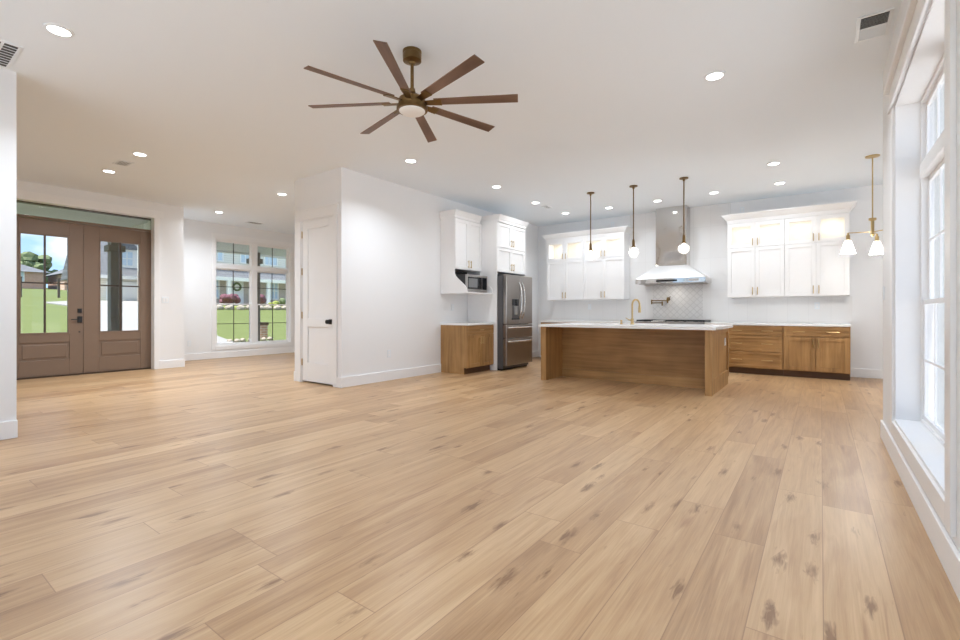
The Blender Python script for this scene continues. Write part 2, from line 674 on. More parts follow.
wall_x('wall_right', 0.42, 0.62, -1.6, 5.14, [(-1.0, 1.8, 0.28, 2.5), (2.62, 4.36, 0.28, 2.5)])
wall_y('wall_rear', -1.8, -1.6, -5.57, 0.62, [(-5.0, -0.2, 0.0, 2.5)])
wall_x('wall_left', -5.57, -5.42, -1.6, 0.85)
wall_x('wall_pantry_side', -5.5, -5.34, 4.055, 9.6)
wall_y('wall_pantry_front', 4.055, 4.2, -6.47, -5.5, [(-6.29, -5.49 - 0.02, 0.0, 2.41)])
wall_x('wall_pantry_left', -6.47, -6.32, 4.2, 8.0)
wall_y('wall_kitchen_back', 9.6, 9.8, -5.5, 3.6)
wall_x('wall_nook_right', 3.4, 3.6, 4.98, 9.6, [(5.6, 9.0, 0.3, 2.7)])
wall_x('wall_foyer_front', -10.3, -9.82, -1.6, 3.83, [(1.35, 3.40, 0.0, 2.80)])
wall_y('wall_foyer_side', -1.8, -1.6, -10.3, -5.57)
wall_y('wall_dining_side', 3.63, 3.83, -11.2, -10.3)
wall_x('wall_dining_front', -11.2, -11.0, 3.83, 8.2, [(4.93, 6.78, 0.265, 2.72)])
wall_y('wall_dining_rear', 8.0, 8.2, -11.0, -6.32)

# outer wall of the nook: board and batten seen through the right window
wm = MB()
wm.box(0.62, 3.4, 4.98, 5.14, 0, H)
for i in range(22):
    wm.box(0.66 + i * 0.12, 0.685 + i * 0.12, 4.955, 4.98, 0, H)
struct(wm.build('wall_nook_front', 'nook_siding'))

BB = 0.145
def base_board(name, segs):
    m = MB()
    for x0, x1, y0, y1 in segs:
        m.box(x0, x1, y0, y1, 0, BB)
    return struct(m.build(name, 'trim', bevel=0.004))
base_board('baseboard_right', [(0.403, 0.42, -1.6, 5.14)])
base_board('baseboard_left', [(-5.42, -5.403, -1.6, 0.855), (-5.57, -5.42, 0.85, 0.855)])
base_board('baseboard_pantry_side', [(-5.34, -5.323, 4.055, 6.13)])
base_board('baseboard_kitchen_left', [(-5.34, -5.323, 7.90, 9.6), (-5.323, -4.955, 9.583, 9.6)])
base_board('baseboard_pantry_front', [(-6.47, -6.39, 4.038, 4.055), (-5.425, -5.323, 4.038, 4.055)])
base_board('baseboard_kitchen_back', [(0.37, 3.4, 9.583, 9.6)])
base_board('baseboard_foyer_front', [(-9.82, -9.803, 3.42, 3.847), (-9.82, -9.803, -1.6, 1.27)])
base_board('baseboard_dining_front', [(-11.0, -10.983, 3.83, 8.0)])

# ---------------------------------------------------------------- windows
def grille_bars(m, fr, u0, u1, v0, v1, cols, rows, n):
    for i in range(1, cols):
        c = u0 + (u1 - u0) * i / cols
        m.fb(fr, c - 0.008, c + 0.008, v0, v1, n - 0.005, n + 0.005)
    for i in range(1, rows):
        c = v0 + (v1 - v0) * i / rows
        m.fb(fr, u0, u1, c - 0.007, c + 0.007, n - 0.0045, n + 0.0045)

def big_window(name, fr, u0, u1, z0, z1, units, zt, zm, casing, depth, cols, grille='grille_dark', jamb_n=0.0, cap=False, front_sill=True):
    """fr.n points into the room, n=0 at the wall face; window plane at n=-depth"""
    root = struct_root(name, fr.p((u0 + u1) / 2, z0, 0))
    m = MB()
    if casing:
        m.fb(fr, u0 - casing, u0, z0 - casing, z1, 0, 0.018)
        m.fb(fr, u1, u1 + casing, z0 - casing, z1, 0, 0.018)
        m.fb(fr, u0 - casing, u1 + casing, z1, z1 + casing * 1.35, 0, 0.022)
        m.fb(fr, u0, u1, z0 - casing, z0, 0, 0.018)
        if cap:
            m.fb(fr, u0 - casing - 0.05, u1 + casing + 0.05, z1 + casing * 1.35, z1 + casing * 1.35 + 0.035, 0, 0.05)
            m.fb(fr, u0 - casing - 0.02, u1 + casing + 0.02, z1 - 0.02, z1 + 0.005, 0.018, 0.032)
        m.build('window_casing', 'trim', root, bevel=0.003)
        m = MB()
    j = 0.02
    m.fb(fr, u0, u0 + j, z0, z1, -depth, 0.0)
    m.fb(fr, u1 - j, u1, z0, z1, -depth, 0.0)
    m.fb(fr, u0 + j, u1 - j, z1 - j, z1, -depth, 0.0)
    m.fb(fr, u0 + j, u1 - j, z0, z0 + j, -depth, 0.004)
    m.build('window_jamb', 'trim', root)
    # main frame
    f = MB()
    d0, d1 = -depth - 0.03, -depth + 0.035
    fw = 0.035
    us, ue, zs, ze = u0 + 0.005, u1 - 0.005, z0 + 0.005, z1 - 0.005
    f.fb(fr, us, us + fw, zs, ze, d0, d1)
    f.fb(fr, ue - fw, ue, zs, ze, d0, d1)
    f.fb(fr, us + fw, ue - fw, zs, zs + fw, d0, d1)
    f.fb(fr, us + fw, ue - fw, ze - fw, ze, d0, d1)
    if zt:
        f.fb(fr, us + fw, ue - fw, zt - 0.045, zt + 0.045, d0, d1 + 0.008)
    w = (u1 - u0) / units
    for i in range(1, units):
        c = u0 + w * i
        f.fb(fr, c - 0.07, c + 0.07, zs + fw, ze - fw, d0 + 0.002, d1 + 0.004)
    f.build('window_frame', 'trim', root, bevel=0.003)
    for i in range(units):
        a = u0 + w * i + (0.04 if i == 0 else 0.07)
        b = u0 + w * (i + 1) - (0.04 if i == units - 1 else 0.07)
        zones = []
        top = z1 - 0.04
        if zt:
            zones.append(('transom_sash', zt + 0.045, top, cols, 1, -0.0))
            top = zt - 0.045
        zones.append(('upper_sash', zm + 0.0, top, cols, 2, -0.012))
        zones.append(('lower_sash', z0 + 0.04, zm + 0.03, cols, 2, 0.012))
        for nm, za, zb, cc, rw, dn in zones:
            s_ = MB()
            r_ = 0.03
            n0, n1 = -depth + dn - 0.011, -depth + dn + 0.011
            s_.fb(fr, a, a + r_, za, zb, n0, n1)
            s_.fb(fr, b - r_, b, za, zb, n0, n1)
            s_.fb(fr, a + r_, b - r_, za, za + r_, n0, n1)
            s_.fb(fr, a + r_, b - r_, zb - r_, zb, n0, n1)
            so = s_.build(nm, 'trim', root, bevel=0.002)
            g_ = MB()
            g_.fb(fr, a + r_, b - r_, za + r_, zb - r_, -depth + dn - 0.003, -depth + dn + 0.001)
            g_.build('glass_pane', 'glass', so)
            if cc:
                k_ = MB()
                grille_bars(k_, fr, a + r_, b - r_, za + r_, zb - r_, cc, rw, -depth + dn + 0.007)
                k_.build('grille', grille, so)
    return root

big_window('window_1', face_east(-11.0), 4.93, 6.78, 0.265, 2.72, 2, 2.09, 1.215, 0.075, 0.09, 2)
big_window('window_2', face_west(0.42), 2.62, 4.36, 0.28, 2.5, 2, 2.0, 1.10, 0.10, 0.165, 2, 'trim', cap=True)
big_window('added_nook_window', face_west(3.4), 5.6, 9.0, 0.3, 2.7, 3, 1.93, 1.10, 0.09, 0.13, 2, 'trim')  # unseen nook window, added to bring in more daylight

big_window('added_side_window', face_west(0.42), -1.0, 1.8, 0.28, 2.5, 3, 2.0, 1.10, 0.10, 0.165, 2, 'trim', cap=True)  # out of view beside the camera, added for extra daylight
# rear sliding glass doors (added, unseen behind the camera, for fill daylight)
rt = struct_root('added_rear_door', (-2.6, -1.6, 0))
fr = FR((0, -1.6, 0), (1, 0, 0), (0, 1, 0))
m = MB()
for u0, u1 in ((-5.0, -4.94), (-0.26, -0.2)):
    m.fb(fr, u0, u1, 0, 2.5, -0.15, 0.0)
m.fb(fr, -4.94, -0.26, 2.44, 2.5, -0.15, 0.0)
m.fb(fr, -4.94, -0.26, 0.0, 0.03, -0.15, 0.0)
m.build('door_frame', 'trim', rt)
for i in range(4):
    a = -4.94 + i * 1.17
    b = a + 1.17
    n = -0.06 if i in (1, 2) else -0.10
    q = MB()
    q.fb(fr, a, a + 0.07, 0.03, 2.44, n - 0.02, n + 0.02)
    q.fb(fr, b - 0.07, b, 0.03, 2.44, n - 0.02, n + 0.02)
    q.fb(fr, a + 0.07, b - 0.07, 0.03, 0.15, n - 0.02, n + 0.02)
    q.fb(fr, a + 0.07, b - 0.07, 2.36, 2.44, n - 0.02, n + 0.02)
    qo = q.build('sliding_panel', 'trim', rt)
    MB().fb(fr, a + 0.07, b - 0.07, 0.15, 2.36, n - 0.003, n + 0.003).build('glass_pane', 'glass', qo)

# ---------------------------------------------------------------- front double doors (door_1)
DX = -10.0
root = struct_root('door_1', (DX, 2.38, 0))
fr = face_east(DX)
m = MB()
for u0, u1 in ((1.35, 1.388), (3.378, 3.40)):
    m.fb(fr, u0, u1, 0.0, 2.775, -0.09, 0.03)
m.fb(fr, 1.35, 3.40, 2.75, 2.775, -0.09, 0.03)
m.build('door_frame', 'bronze_frame', root)
MB().fb(fr, 1.388, 3.378, 2.525, 2.56, -0.085, 0.02).build('transom_bar', 'door_tan', root)
MB().fb(fr, 1.388, 3.378, 0.0, 0.022, -0.085, 0.02).build('threshold', 'bronze_frame', root)
MB().fb(fr, 1.388, 3.378, 2.56, 2.75, -0.045, -0.04).build('transom_glass', 'glass', root)
def s_(z):
    return 1.047 + (z - 1.047) * 0.985
def entry_leaf(u0, u1, g0, g1):
    t0, t1 = -0.045, 0.0
    zt, gz0, gz1 = 2.52, s_(0.69), s_(2.31)
    pz0, pz1 = s_(0.265), s_(0.55)
    q = MB()
    q.fb(fr, u0, g0, 0.024, zt, t0, t1)
    q.fb(fr, g1, u1, 0.024, zt, t0, t1)
    q.fb(fr, g0, g1, gz1, zt, t0, t1)
    q.fb(fr, g0, g1, pz1, gz0, t0, t1)
    q.fb(fr, g0, g1, 0.024, pz0, t0, t1)
    q.fb(fr, g0, g1, pz0, pz1, t0, t1 - 0.014)
    leaf = q.build('door_leaf', 'door_tan', root, bevel=0.004)
    p_ = MB()
    p_.fb(fr, g0 + 0.035, g1 - 0.035, pz0 + 0.035, pz1 - 0.035, t1 - 0.014, t1 - 0.002)
    p_.build('raised_panel', 'door_tan', leaf, bevel=0.006)
    b_ = MB()
    w = 0.02
    for a, b, c, d in ((g0, g0 + w, gz0, gz1), (g1 - w, g1, gz0, gz1), (g0 + w, g1 - w, gz0, gz0 + w), (g0 + w, g1 - w, gz1 - w, gz1)):
        b_.fb(fr, a, b, c, d, t0 - 0.004, t1 + 0.006)
    b_.build('glazing_bead', 'door_tan', leaf, bevel=0.003)
    MB().fb(fr, g0 + w, g1 - w, gz0 + w, gz1 - w, -0.026, -0.020).build('glass_pane', 'glass', leaf)
    mz = MB()
    c = (g0 + g1) / 2
    h = s_(1.515)
    mz.fb(fr, c - 0.012, c + 0.012, gz0 + w, gz1 - w, -0.035, -0.006)
    mz.fb(fr, g0 + w, g1 - w, h - 0.011, h + 0.011, -0.033, -0.007)
    mz.build('muntin', 'bronze_frame', leaf)
    return leaf
lf = entry_leaf(1.390, 2.378, 1.595, 2.195)
rf = entry_leaf(2.386, 3.376, 2.585, 3.185)
hm = MB()
hm.fb(fr, 2.295, 2.352, 1.035, 1.105, 0, 0.02)
hm.build('deadbolt', 'black', lf, bevel=0.004)
hm = MB()
hm.fb(fr, 2.295, 2.355, 0.87, 0.975, 0, 0.02)
hm.fb(fr, 2.312, 2.328, 0.915, 0.931, 0.02, 0.05)
hm.fb(fr, 2.205, 2.328, 0.915, 0.931, 0.04, 0.055)
hm.build('door_handle', 'black', lf, bevel=0.003)
MB().fb(fr, 2.312, 2.332, 0.705, 0.725, 0, 0.008).build('bolt_cover', 'black', lf)
for z in (0.3, 0.95, 1.6, 2.25):
    MB().fb(fr, 3.366, 3.384, z - 0.05, z + 0.05, 0.0, 0.012).build('hinge', 'black', rf)
MB().fb(fr, 2.376, 2.388, 0.024, 2.52, 0.0, 0.012).build('astragal', 'door_tan', lf)
tm = MB()
tf = face_east(-9.82)
tm.fb(tf, 3.34, 3.43, 0, 2.80, -0.14, 0.016)
tm.fb(tf, 1.26, 1.35, 0, 2.80, -0.14, 0.016)
tm.fb(tf, 1.20, 3.49, 2.765, 2.80, -0.14, 0.018)
tm.fb(tf, 1.20, 3.49, 2.80, 2.90, 0.0, 0.018)
struct(tm.build('trim_1', 'trim', bevel=0.003))

# ---------------------------------------------------------------- pantry door (door_2)
fr = face_front(4.055)
root = struct_root('door_2', (-5.9, 4.055, 0))
m = MB()
m.fb(fr, -6.385, -6.29, 0, 2.41, 0, 0.018)
m.fb(fr, -5.51, -5.425, 0, 2.41, 0, 0.018)
m.fb(fr, -6.405, -5.405, 2.41, 2.545, 0, 0.02)
m.fb(fr, -6.42, -5.39, 2.545, 2.565, 0, 0.03)
m.build('door_casing', 'trim', root, bevel=0.003)
m = MB()
m.fb(fr, -6.29, -6.272, 0, 2.41, -0.145, 0)
m.fb(fr, -5.522, -5.51, 0, 2.41, -0.145, 0)
m.fb(fr, -6.272, -5.522, 2.395, 2.41, -0.145, 0)
m.build('door_jamb', 'trim', root)
q = MB()
u0, u1, z0, z1 = -6.268, -5.526, 0.022, 2.392
t0, t1 = -0.04, -0.004
a, b = u0 + 0.125, u1 - 0.115
q.fb(fr, u0, a, z0, z1, t0, t1)
q.fb(fr, b, u1, z0, z1, t0, t1)
q.fb(fr, a, b, z0, 0.30, t0, t1)
q.fb(fr, a, b, 0.83, 0.955, t0, t1)
q.fb(fr, a, b, 2.275, z1, t0, t1)
q.fb(fr, a, b, 0.30, 0.83, t0, t1 - 0.016)
q.fb(fr, a, b, 0.955, 2.275, t0, t1 - 0.016)
leaf = q.build('door_leaf', 'trim', root, bevel=0.004)
k = MB()
kz = 0.908
k.fb(fr, -5.625, -5.555, kz - 0.035, kz + 0.035, t1, t1 + 0.010)
k.tube([fr.p(-5.59, kz, t1 + 0.008), fr.p(-5.59, kz, t1 + 0.04)], 0.012)
k.tube([fr.p(-5.59, kz, t1 + 0.035), fr.p(-5.59, kz, t1 + 0.045), fr.p(-5.59, kz, t1 + 0.065), fr.p(-5.59, kz, t1 + 0.075)], [0.02, 0.031, 0.031, 0.022], 16)
k.build('door_knob', 'black', leaf, bevel=0.002)
for z in (0.30, 1.0, 1.65, 2.2):
    MB().tube([fr.p(-6.27, z - 0.05, 0.004), fr.p(-6.27, z + 0.05, 0.004)], 0.008, 8).build('hinge', 'brass', leaf)

# ================================================================ OUTDOORS
def ground_z(x):
    pts = [(-11.2, -0.28), (-18, 0.10), (-31, 1.35), (-43, 1.83), (-80, 4.0), (-140, 6.5)]
    if x > pts[0][0]:
        return pts[0][1]
    for (xa, za), (xb, zb) in zip(pts, pts[1:]):
        if x >= xb:
            return za + (zb - za) * (x - xa) / (xb - xa)
    return pts[-1][1]
M['grass'] = plain('lawn_grass', srgb(104, 114, 70), 0.9, noise=0.16, nscale=1.2, bump=0.5, bscale=20, spec=0.1)
M['concrete'] = plain('pale_concrete', srgb(150, 149, 146), 0.85, noise=0.04, nscale=2, spec=0.2)
M['bounce_patio'] = plain('pale_bounce_concrete', (0.84, 0.84, 0.84, 1), 0.85, noise=0.04, nscale=2, spec=0.2)  # near white so the added ground throws daylight indoors
M['siding'] = brick_mat('greige_lap_siding', srgb(228, 224, 212), srgb(226, 222, 210), srgb(200, 196, 184), 1.0, 12.0, 0.16, 0.012, 0.7, 'yz')
M['stone'] = brick_mat('tan_brick_siding', srgb(196, 182, 166), srgb(180, 164, 148), srgb(206, 198, 186), 1.0, 0.24, 0.09, 0.012, 0.85, 'yz')
M['red_brick'] = brick_mat('red_brick', srgb(200, 150, 126), srgb(186, 136, 114), srgb(206, 190, 178), 1.0, 0.24, 0.09, 0.012, 0.85, 'yz')
M['shingle'] = brick_mat('grey_shingle', srgb(112, 115, 119), srgb(103, 106, 110), srgb(88, 92, 96), 1.0, 0.6, 0.25, 0.02, 0.9, 'yz')
M['outdoor_white'] = plain('white_outdoor_trim', srgb(236, 236, 232), 0.6, noise=0.01)
M['taupe_post'] = plain('taupe_porch_post', srgb(122, 112, 98), 0.6, noise=0.04)
M['soffit'] = brick_mat('sage_beadboard_soffit', srgb(222, 222, 220), srgb(219, 219, 217), srgb(196, 196, 194), 1.0, 12.0, 0.12, 0.01, 0.7, 'yx')
M['far_glass'] = plain('distant_window_pane', srgb(196, 212, 224), 0.1, noise=0.05)
M['maroon_leaf'] = plain('maroon_leaves', srgb(112, 72, 82), 0.8, noise=0.35, nscale=6, bump=0.8, bscale=12)
M['lime_leaf'] = plain('lime_leaves', srgb(140, 150, 74), 0.8, noise=0.3, nscale=6, bump=0.8, bscale=12)
M['green_leaf'] = plain('green_leaves', srgb(106, 120, 84), 0.85, noise=0.35, nscale=2.5, bump=0.9, bscale=5)
M['dark_leaf'] = plain('dark_green_leaves', srgb(96, 112, 80), 0.85, noise=0.35, nscale=2.5, bump=0.9, bscale=5)
M['bark'] = plain('tree_bark', srgb(92, 78, 64), 0.9, noise=0.2)
M['rock'] = plain('bed_edging_rock', srgb(166, 156, 142), 0.9, noise=0.2, nscale=9, bump=0.5, bscale=12)
M['mulch'] = plain('bed_mulch', srgb(96, 78, 64), 0.95, noise=0.3, nscale=9)

# lawn as a gently rising sheet with thickness
gm = MB()
xs = [-11.25, -14, -18, -22, -26, -31, -36, -43, -52, -64, -80, -110, -140]
for a, b in zip(xs, xs[1:]):
    za, zb = ground_z(a), ground_z(b)
    gm.hexa([(b, -60, zb - 1), (a, -60, za - 1), (a, 110, za - 1), (b, 110, zb - 1),
             (b, -60, zb), (a, -60, za), (a, 110, za), (b, 110, zb)])
struct(gm.build('lawn', 'grass'))
struct(MB().box(-11.25, 60, -60, -1.85, -1.2, -0.28).build('bounce_patio', 'bounce_patio'))  # unseen pale ground, added to bounce daylight up to the ceilings
struct(MB().box(0.7, 60, -1.85, 90, -1.2, -0.28).build('bounce_patio', 'bounce_patio'))  # right-hand part of the added light-bouncing ground
def slab_on_ground(name, poly, mat, t=0.05):
    """poly of (x, y); cut along x so that it follows the slope"""
    m = MB()
    pts = [(x, y, ground_z(x) + t) for x, y in poly]
    m.prism(pts, (0, 0, -0.15))
    return struct(m.build(name, mat))
for i, q in enumerate([[(-43.6, 10.2), (-43.6, 15.2), (-36.8, 13.2), (-36.8, 6.9)],
                       [(-36.8, 6.9), (-36.8, 13.2), (-31, 11.4), (-31, 6.7)],
                       [(-31, 6.7), (-31, 11.4), (-18, 8.2), (-18, 4.2)],
                       [(-18, 4.2), (-18, 8.2), (-13.3, 7.2), (-13.3, 3.2)]]):
    slab_on_ground('driveway', q, 'concrete')
# porch of this house
struct(MB().box(-13.4, -10.3, -2.0, 9.0, -0.34, -0.06).build('porch_floor', 'concrete'))
struct(MB().box(-13.3, -10.3, -2.0, 3.63, 2.86, 3.0).build('porch_ceiling', 'soffit'))
struct(MB().box(-13.3, -11.2, 3.63, 9.0, 2.74, 3.0).build('porch_ceiling', 'soffit'))
struct(MB().box(-13.45, -13.3, -2.0, 9.0, 2.70, 3.1).build('porch_fascia', 'outdoor_white'))
# unseen house roof: edges shaped to keep the high sun off the rooms
rm = MB()
rm.prism([(-13.7, -3.35, 3.3), (0.64, -3.35, 3.3), (0.64, 4.8, 3.3), (3.9, 4.8, 3.3), (3.9, 11, 3.3), (-13.7, 11, 3.3)], (0, 0, 0.25))
struct(rm.build('roof', 'shingle'))

def porch_column(y, label):
    t = thing('porch_column', label, 'column', (-13.0, y, -0.06), 'porch columns')
    MB().box(-13.11, -12.89, y - 0.11, y + 0.11, -0.06, 2.74).build('shaft', 'taupe_post', t, bevel=0.01)
    MB().box(-13.16, -12.84, y - 0.16, y + 0.16, 2.42, 2.56).build('capital', 'taupe_post', t, bevel=0.01)
    MB().box(-13.15, -12.85, y - 0.15, y + 0.15, -0.06, 0.16).build('plinth', 'taupe_post', t, bevel=0.01)
porch_column(3.65, 'square taupe porch column seen through the right front door')
porch_column(6.9, 'square taupe porch column behind the dining window mullion')

# ---- houses across the way
def far_window(p, fr, u, z, w, h, cols=2):
    f = MB()
    f.fb(fr, u - w / 2 - 0.09, u - w / 2, z, z + h, 0, 0.06)
    f.fb(fr, u + w / 2, u + w / 2 + 0.09, z, z + h, 0, 0.06)
    f.fb(fr, u - w / 2 - 0.09, u + w / 2 + 0.09, z - 0.09, z, 0, 0.06)
    f.fb(fr, u - w / 2 - 0.09, u + w / 2 + 0.09, z + h, z + h + 0.09, 0, 0.06)
    for i in range(1, cols + 1):
        c = u - w / 2 + w * i / (cols + 1)
        f.fb(fr, c - 0.025, c + 0.025, z, z + h, 0.02, 0.05)
    f.fb(fr, u - w / 2, u + w / 2, z + h / 2 - 0.03, z + h / 2 + 0.03, 0.021, 0.049)
    o = f.build('window', 'outdoor_white', p)
    MB().fb(fr, u - w / 2, u + w / 2, z, z + h, 0.0, 0.02).build('pane', 'far_glass', o)

# two-storey house opposite the dining window
gz = 1.45
t = thing('neighbour_house', 'two-storey beige house with columned porch seen through the dining window', 'house', (-36, 18.5, gz))
MB().box(-42, -34.8, 13.2, 27, gz - 0.4, 4.15).build('ground_floor_wall', 'stone', t)
MB().box(-42, -34.8, 13.2, 27, 4.15, 7.0).build('upper_wall', 'siding', t)
MB().prism([(-34.3, 12.7, 7.0), (-38.4, 12.7, 9.4), (-42.5, 12.7, 7.0)], (0, 14.8, 0)).build('roof', 'shingle', t)
MB().prism([(-33.5, 12.9, 3.45), (-34.8, 12.9, 4.2), (-34.8, 12.9, 3.45)], (0, 14.4, 0)).build('porch_roof', 'shingle', t)
MB().box(-33.7, -33.5, 12.9, 27.3, 3.25, 3.5).build('porch_fascia', 'outdoor_white', t)
MB().box(-34.8, -32.9, 12.9, 27.3, gz - 0.4, gz + 0.15).build('porch_deck', 'concrete', t)
for y in (13.1, 16.0, 18.9, 22.3, 26.2):
    MB().box(-33.75, -33.55, y - 0.12, y + 0.12, gz + 0.15, 3.25).build('porch_post', 'outdoor_white', t)
fr = face_east(-34.8)
for y in (15.6, 17.9, 19.75, 22.3, 25):
    far_window(t, fr, y, 4.75, 0.95, 1.35)
for y in (15.4, 19.9, 22.6):
    far_window(t, fr, y, gz + 0.65, 0.8, 1.2)
dm = MB()
dm.fb(fr, 16.6, 17.6, gz + 0.15, gz + 2.05, 0, 0.06)
dd = dm.build('front_door', 'outdoor_white', t)
wr = MB()
c = fr.p(17.1, gz + 1.45, 0.1)
wr.tube([c + Vector((0, 0.26 * math.cos(a), 0.26 * math.sin(a))) for a in [2 * math.pi * i / 16 for i in range(17)]], 0.07, 8, False)
wr.build('wreath', 'green_leaf', dd)

# garage with a dormer seen through the right leaf
gz = 1.85
t = thing('garage_house', 'grey-roofed garage with white dormer seen through the right front door', 'house', (-47, 14.5, gz))
MB().box(-52, -44, 11.3, 18.4, gz - 0.4, 3.75).build('wall', 'siding', t)
MB().prism([(-43.6, 10.9, 3.75), (-48, 10.9, 8.2), (-52.4, 10.9, 3.75)], (0, 7.9, 0)).build('roof', 'shingle', t)
MB().box(-43.7, -43.5, 10.9, 18.8, 3.6, 3.85).build('fascia', 'outdoor_white', t)
g = MB()
g.box(-44.0, -43.92, 11.8, 16.4, gz, 3.4)
for k in range(1, 4):
    g.box(-43.93, -43.90, 11.85, 16.35, gz + k * 0.39 - 0.17, gz + k * 0.39 + 0.17)
g.build('garage_door', 'outdoor_white', t)
dm = MB()
dm.box(-46.5, -44.4, 12.55, 13.95, 4.4, 6.0)
d_ = dm.build('dormer', 'outdoor_white', t)
MB().prism([(-44.2, 12.35, 6.0), (-44.2, 13.25, 6.75), (-44.2, 14.15, 6.0)], (-3.0, 0, 0)).build('dormer_roof', 'shingle', d_)
MB().box(-44.42, -44.36, 12.85, 13.6, 4.75, 5.8).build('dormer_window', 'far_glass', d_)
DM = MB()
DM.box(-44.37, -44.33, 13.20, 13.26, 4.75, 5.8)
DM.box(-44.37, -44.33, 12.85, 13.6, 5.25, 5.31)
DM.build('dormer_muntin', 'outdoor_white', d_)

# brick houses far across the lawn
def brick_house(x, y0, y1, z, label, h=2.5, rh=2.2):
    t = thing('brick_house', label, 'house', (x - 4, (y0 + y1) / 2, z), 'brick houses across the lawn')
    MB().box(x - 8, x, y0, y1, z - 1, z + h).build('wall', 'red_brick', t)
    yc = (y0 + y1) / 2
    r = MB()
    v = [(x + .5, y0 - .5, z + h), (x + .5, y1 + .5, z + h), (x - 8.5, y1 + .5, z + h), (x - 8.5, y0 - .5, z + h), (x - 4, y0 + 3.2, z + h + rh), (x - 4, y1 - 3.2, z + h + rh)]
    vv = [r.bm.verts.new(p) for p in v]
    for f in ((0, 1, 5, 4), (1, 2, 5), (2, 3, 4, 5), (3, 0, 4), (3, 2, 1, 0)):
        r.bm.faces.new([vv[i] for i in f])
    r.build('roof', 'shingle', t)
    fr = face_east(x)
    for k in range(2):
        far_window(t, fr, y0 + (y1 - y0) * (0.3 + 0.4 * k), z + 0.8, 1.1, 1.2)
brick_house(-79, 6.5, 15.0, 4.0, 'low brick house with hip roof, nearer the left of the left door pane', 2.0, 1.7)
brick_house(-76, 16.2, 26.5, 3.8, 'low brick house with hip roof, nearer the right of the left door pane', 2.0, 2.2)

def tree(x, y, h, w, label, mat='green_leaf', n=70):
    z = ground_z(x)
    t = thing('tree', label, 'tree', (x, y, z), 'trees beyond the brick houses')
    MB().tube([(x, y, z - 0.3), (x + 0.1, y, z + h * 0.3), (x, y + 0.1, z + h * 0.6)], [0.35, 0.28, 0.15], 8).build('trunk', 'bark', t)
    c = MB()
    for i in range(n):
        a = random.uniform(0, 6.28)
        rr = w * 0.42 * math.sqrt(random.random())
        zz = random.uniform(0.25, 0.88)
        k = 1 - abs(zz - 0.5) * 0.9
        c.ball((x + rr * k * math.cos(a), y + rr * k * math.sin(a), z + h * zz), w * random.uniform(0.07, 0.14), 2, (1, 1, 0.85), 0.22)
    c.build('crown', mat, t)
tree(-104, 12.0, 4.6, 7.0, 'broad green tree furthest left behind the brick houses', 'dark_leaf')
tree(-112, 19.0, 5.8, 8.5, 'tallest rounded green tree behind the left door muntin')
tree(-104, 26.5, 5.2, 8, 'lower green tree right of the tallest one', 'dark_leaf')
tree(-112, 2.0, 7.0, 9, 'green tree hidden beyond the left edge of the front door')

def mailbox_post(x, y, label, h=1.25):
    z = ground_z(x)
    t = thing('lawn_post', label, 'post', (x, y, z), 'posts along the far lawn')
    MB().box(x - 0.07, x + 0.07, y - 0.07, y + 0.07, z - 0.1, z + h).build('shaft', 'bark', t)
    MB().box(x - 0.1, x + 0.1, y - 0.1, y + 0.1, z + h, z + h + 0.06).build('post_cap', 'bark', t)
mailbox_post(-49, 7.9, 'dark wooden post on the lawn left of the door muntin', 1.5)
mailbox_post(-49, 10.1, 'dark wooden post on the lawn right of the door muntin', 1.5)

# planting in front of the beige house
def shrub(name, x, y, w, h, mat, label):
    z = ground_z(x)
    m = MB()
    for i in range(12):
        a = random.uniform(0, 6.28)
        rr = w * 0.3 * math.sqrt(random.random())
        m.ball((x + rr * math.cos(a), y + rr * math.sin(a), z + h * random.uniform(0.3, 0.75)), h * random.uniform(0.2, 0.3), 2, (1, 1, 0.9), 0.12)
    m.tube([(x, y, z - 0.1), (x, y, z + h * 0.4)], 0.05, 6)
    tag(m.build(name, mat), label, 'shrub', 'shrubs before the beige house')
shrub('maroon_shrub', -31.0, 14.75, 1.9, 0.95, 'maroon_leaf', 'large maroon shrub left of the white porch door')
shrub('maroon_shrub', -31.0, 16.75, 1.0, 1.0, 'maroon_leaf', 'smaller maroon shrub right of the window mullion')
shrub('lime_shrub', -30.4, 17.45, 0.9, 0.55, 'lime_leaf', 'yellow-green shrub beside the smaller maroon shrub')
shrub('green_shrub', -30.4, 18.35, 1.2, 0.75, 'green_leaf', 'round green shrub at the right of the dining window')
bed = MB()
bed.prism([(-29.6, 13.4, ground_z(-29.6) + 0.06), (-29.6, 22, ground_z(-29.6) + 0.06), (-32.8, 22, ground_z(-32.8) + 0.06), (-32.8, 13.4, ground_z(-32.8) + 0.06)], (0, 0, -0.2))
struct(bed.build('flower_bed', 'lime_leaf'))
for i in range(14):
    x, y = -29.3 + random.uniform(-0.1, 0.1), 13.4 + i * 0.62
    m = MB()
    m.ball((x, y, ground_z(x) + 0.12), 0.24, 2, (0.8, 1.2, 0.75), 0.1)
    tag(m.build('edging_stone', 'rock'), 'grey edging stone in the row along the far flower bed', 'stone', 'edging stones of the far bed')
for i in range(7):
    x, y = -16.3 - i * 0.02 + random.uniform(-0.08, 0.08), 7.75 + i * 0.25
    m = MB()
    m.ball((x, y, ground_z(x) + 0.05), 0.10, 2, (0.9, 1.0, 0.8), 0.12)
    tag(m.build('border_stone', 'rock'), 'tan border stone in the short row below the dining window', 'stone', 'border stones near the porch')
x, y = -17.2, 9.42
z = ground_z(x)
t = thing('brick_pillar', 'short dark-capped brick pillar on the lawn below the dining window', 'pillar', (x, y, z))
MB().box(x - 0.14, x + 0.14, y - 0.14, y + 0.14, z - 0.1, z + 0.5).build('shaft', 'red_brick', t)
MB().box(x - 0.17, x + 0.17, y - 0.17, y + 0.17, z + 0.5, z + 0.6).build('pillar_cap', 'mulch', t)

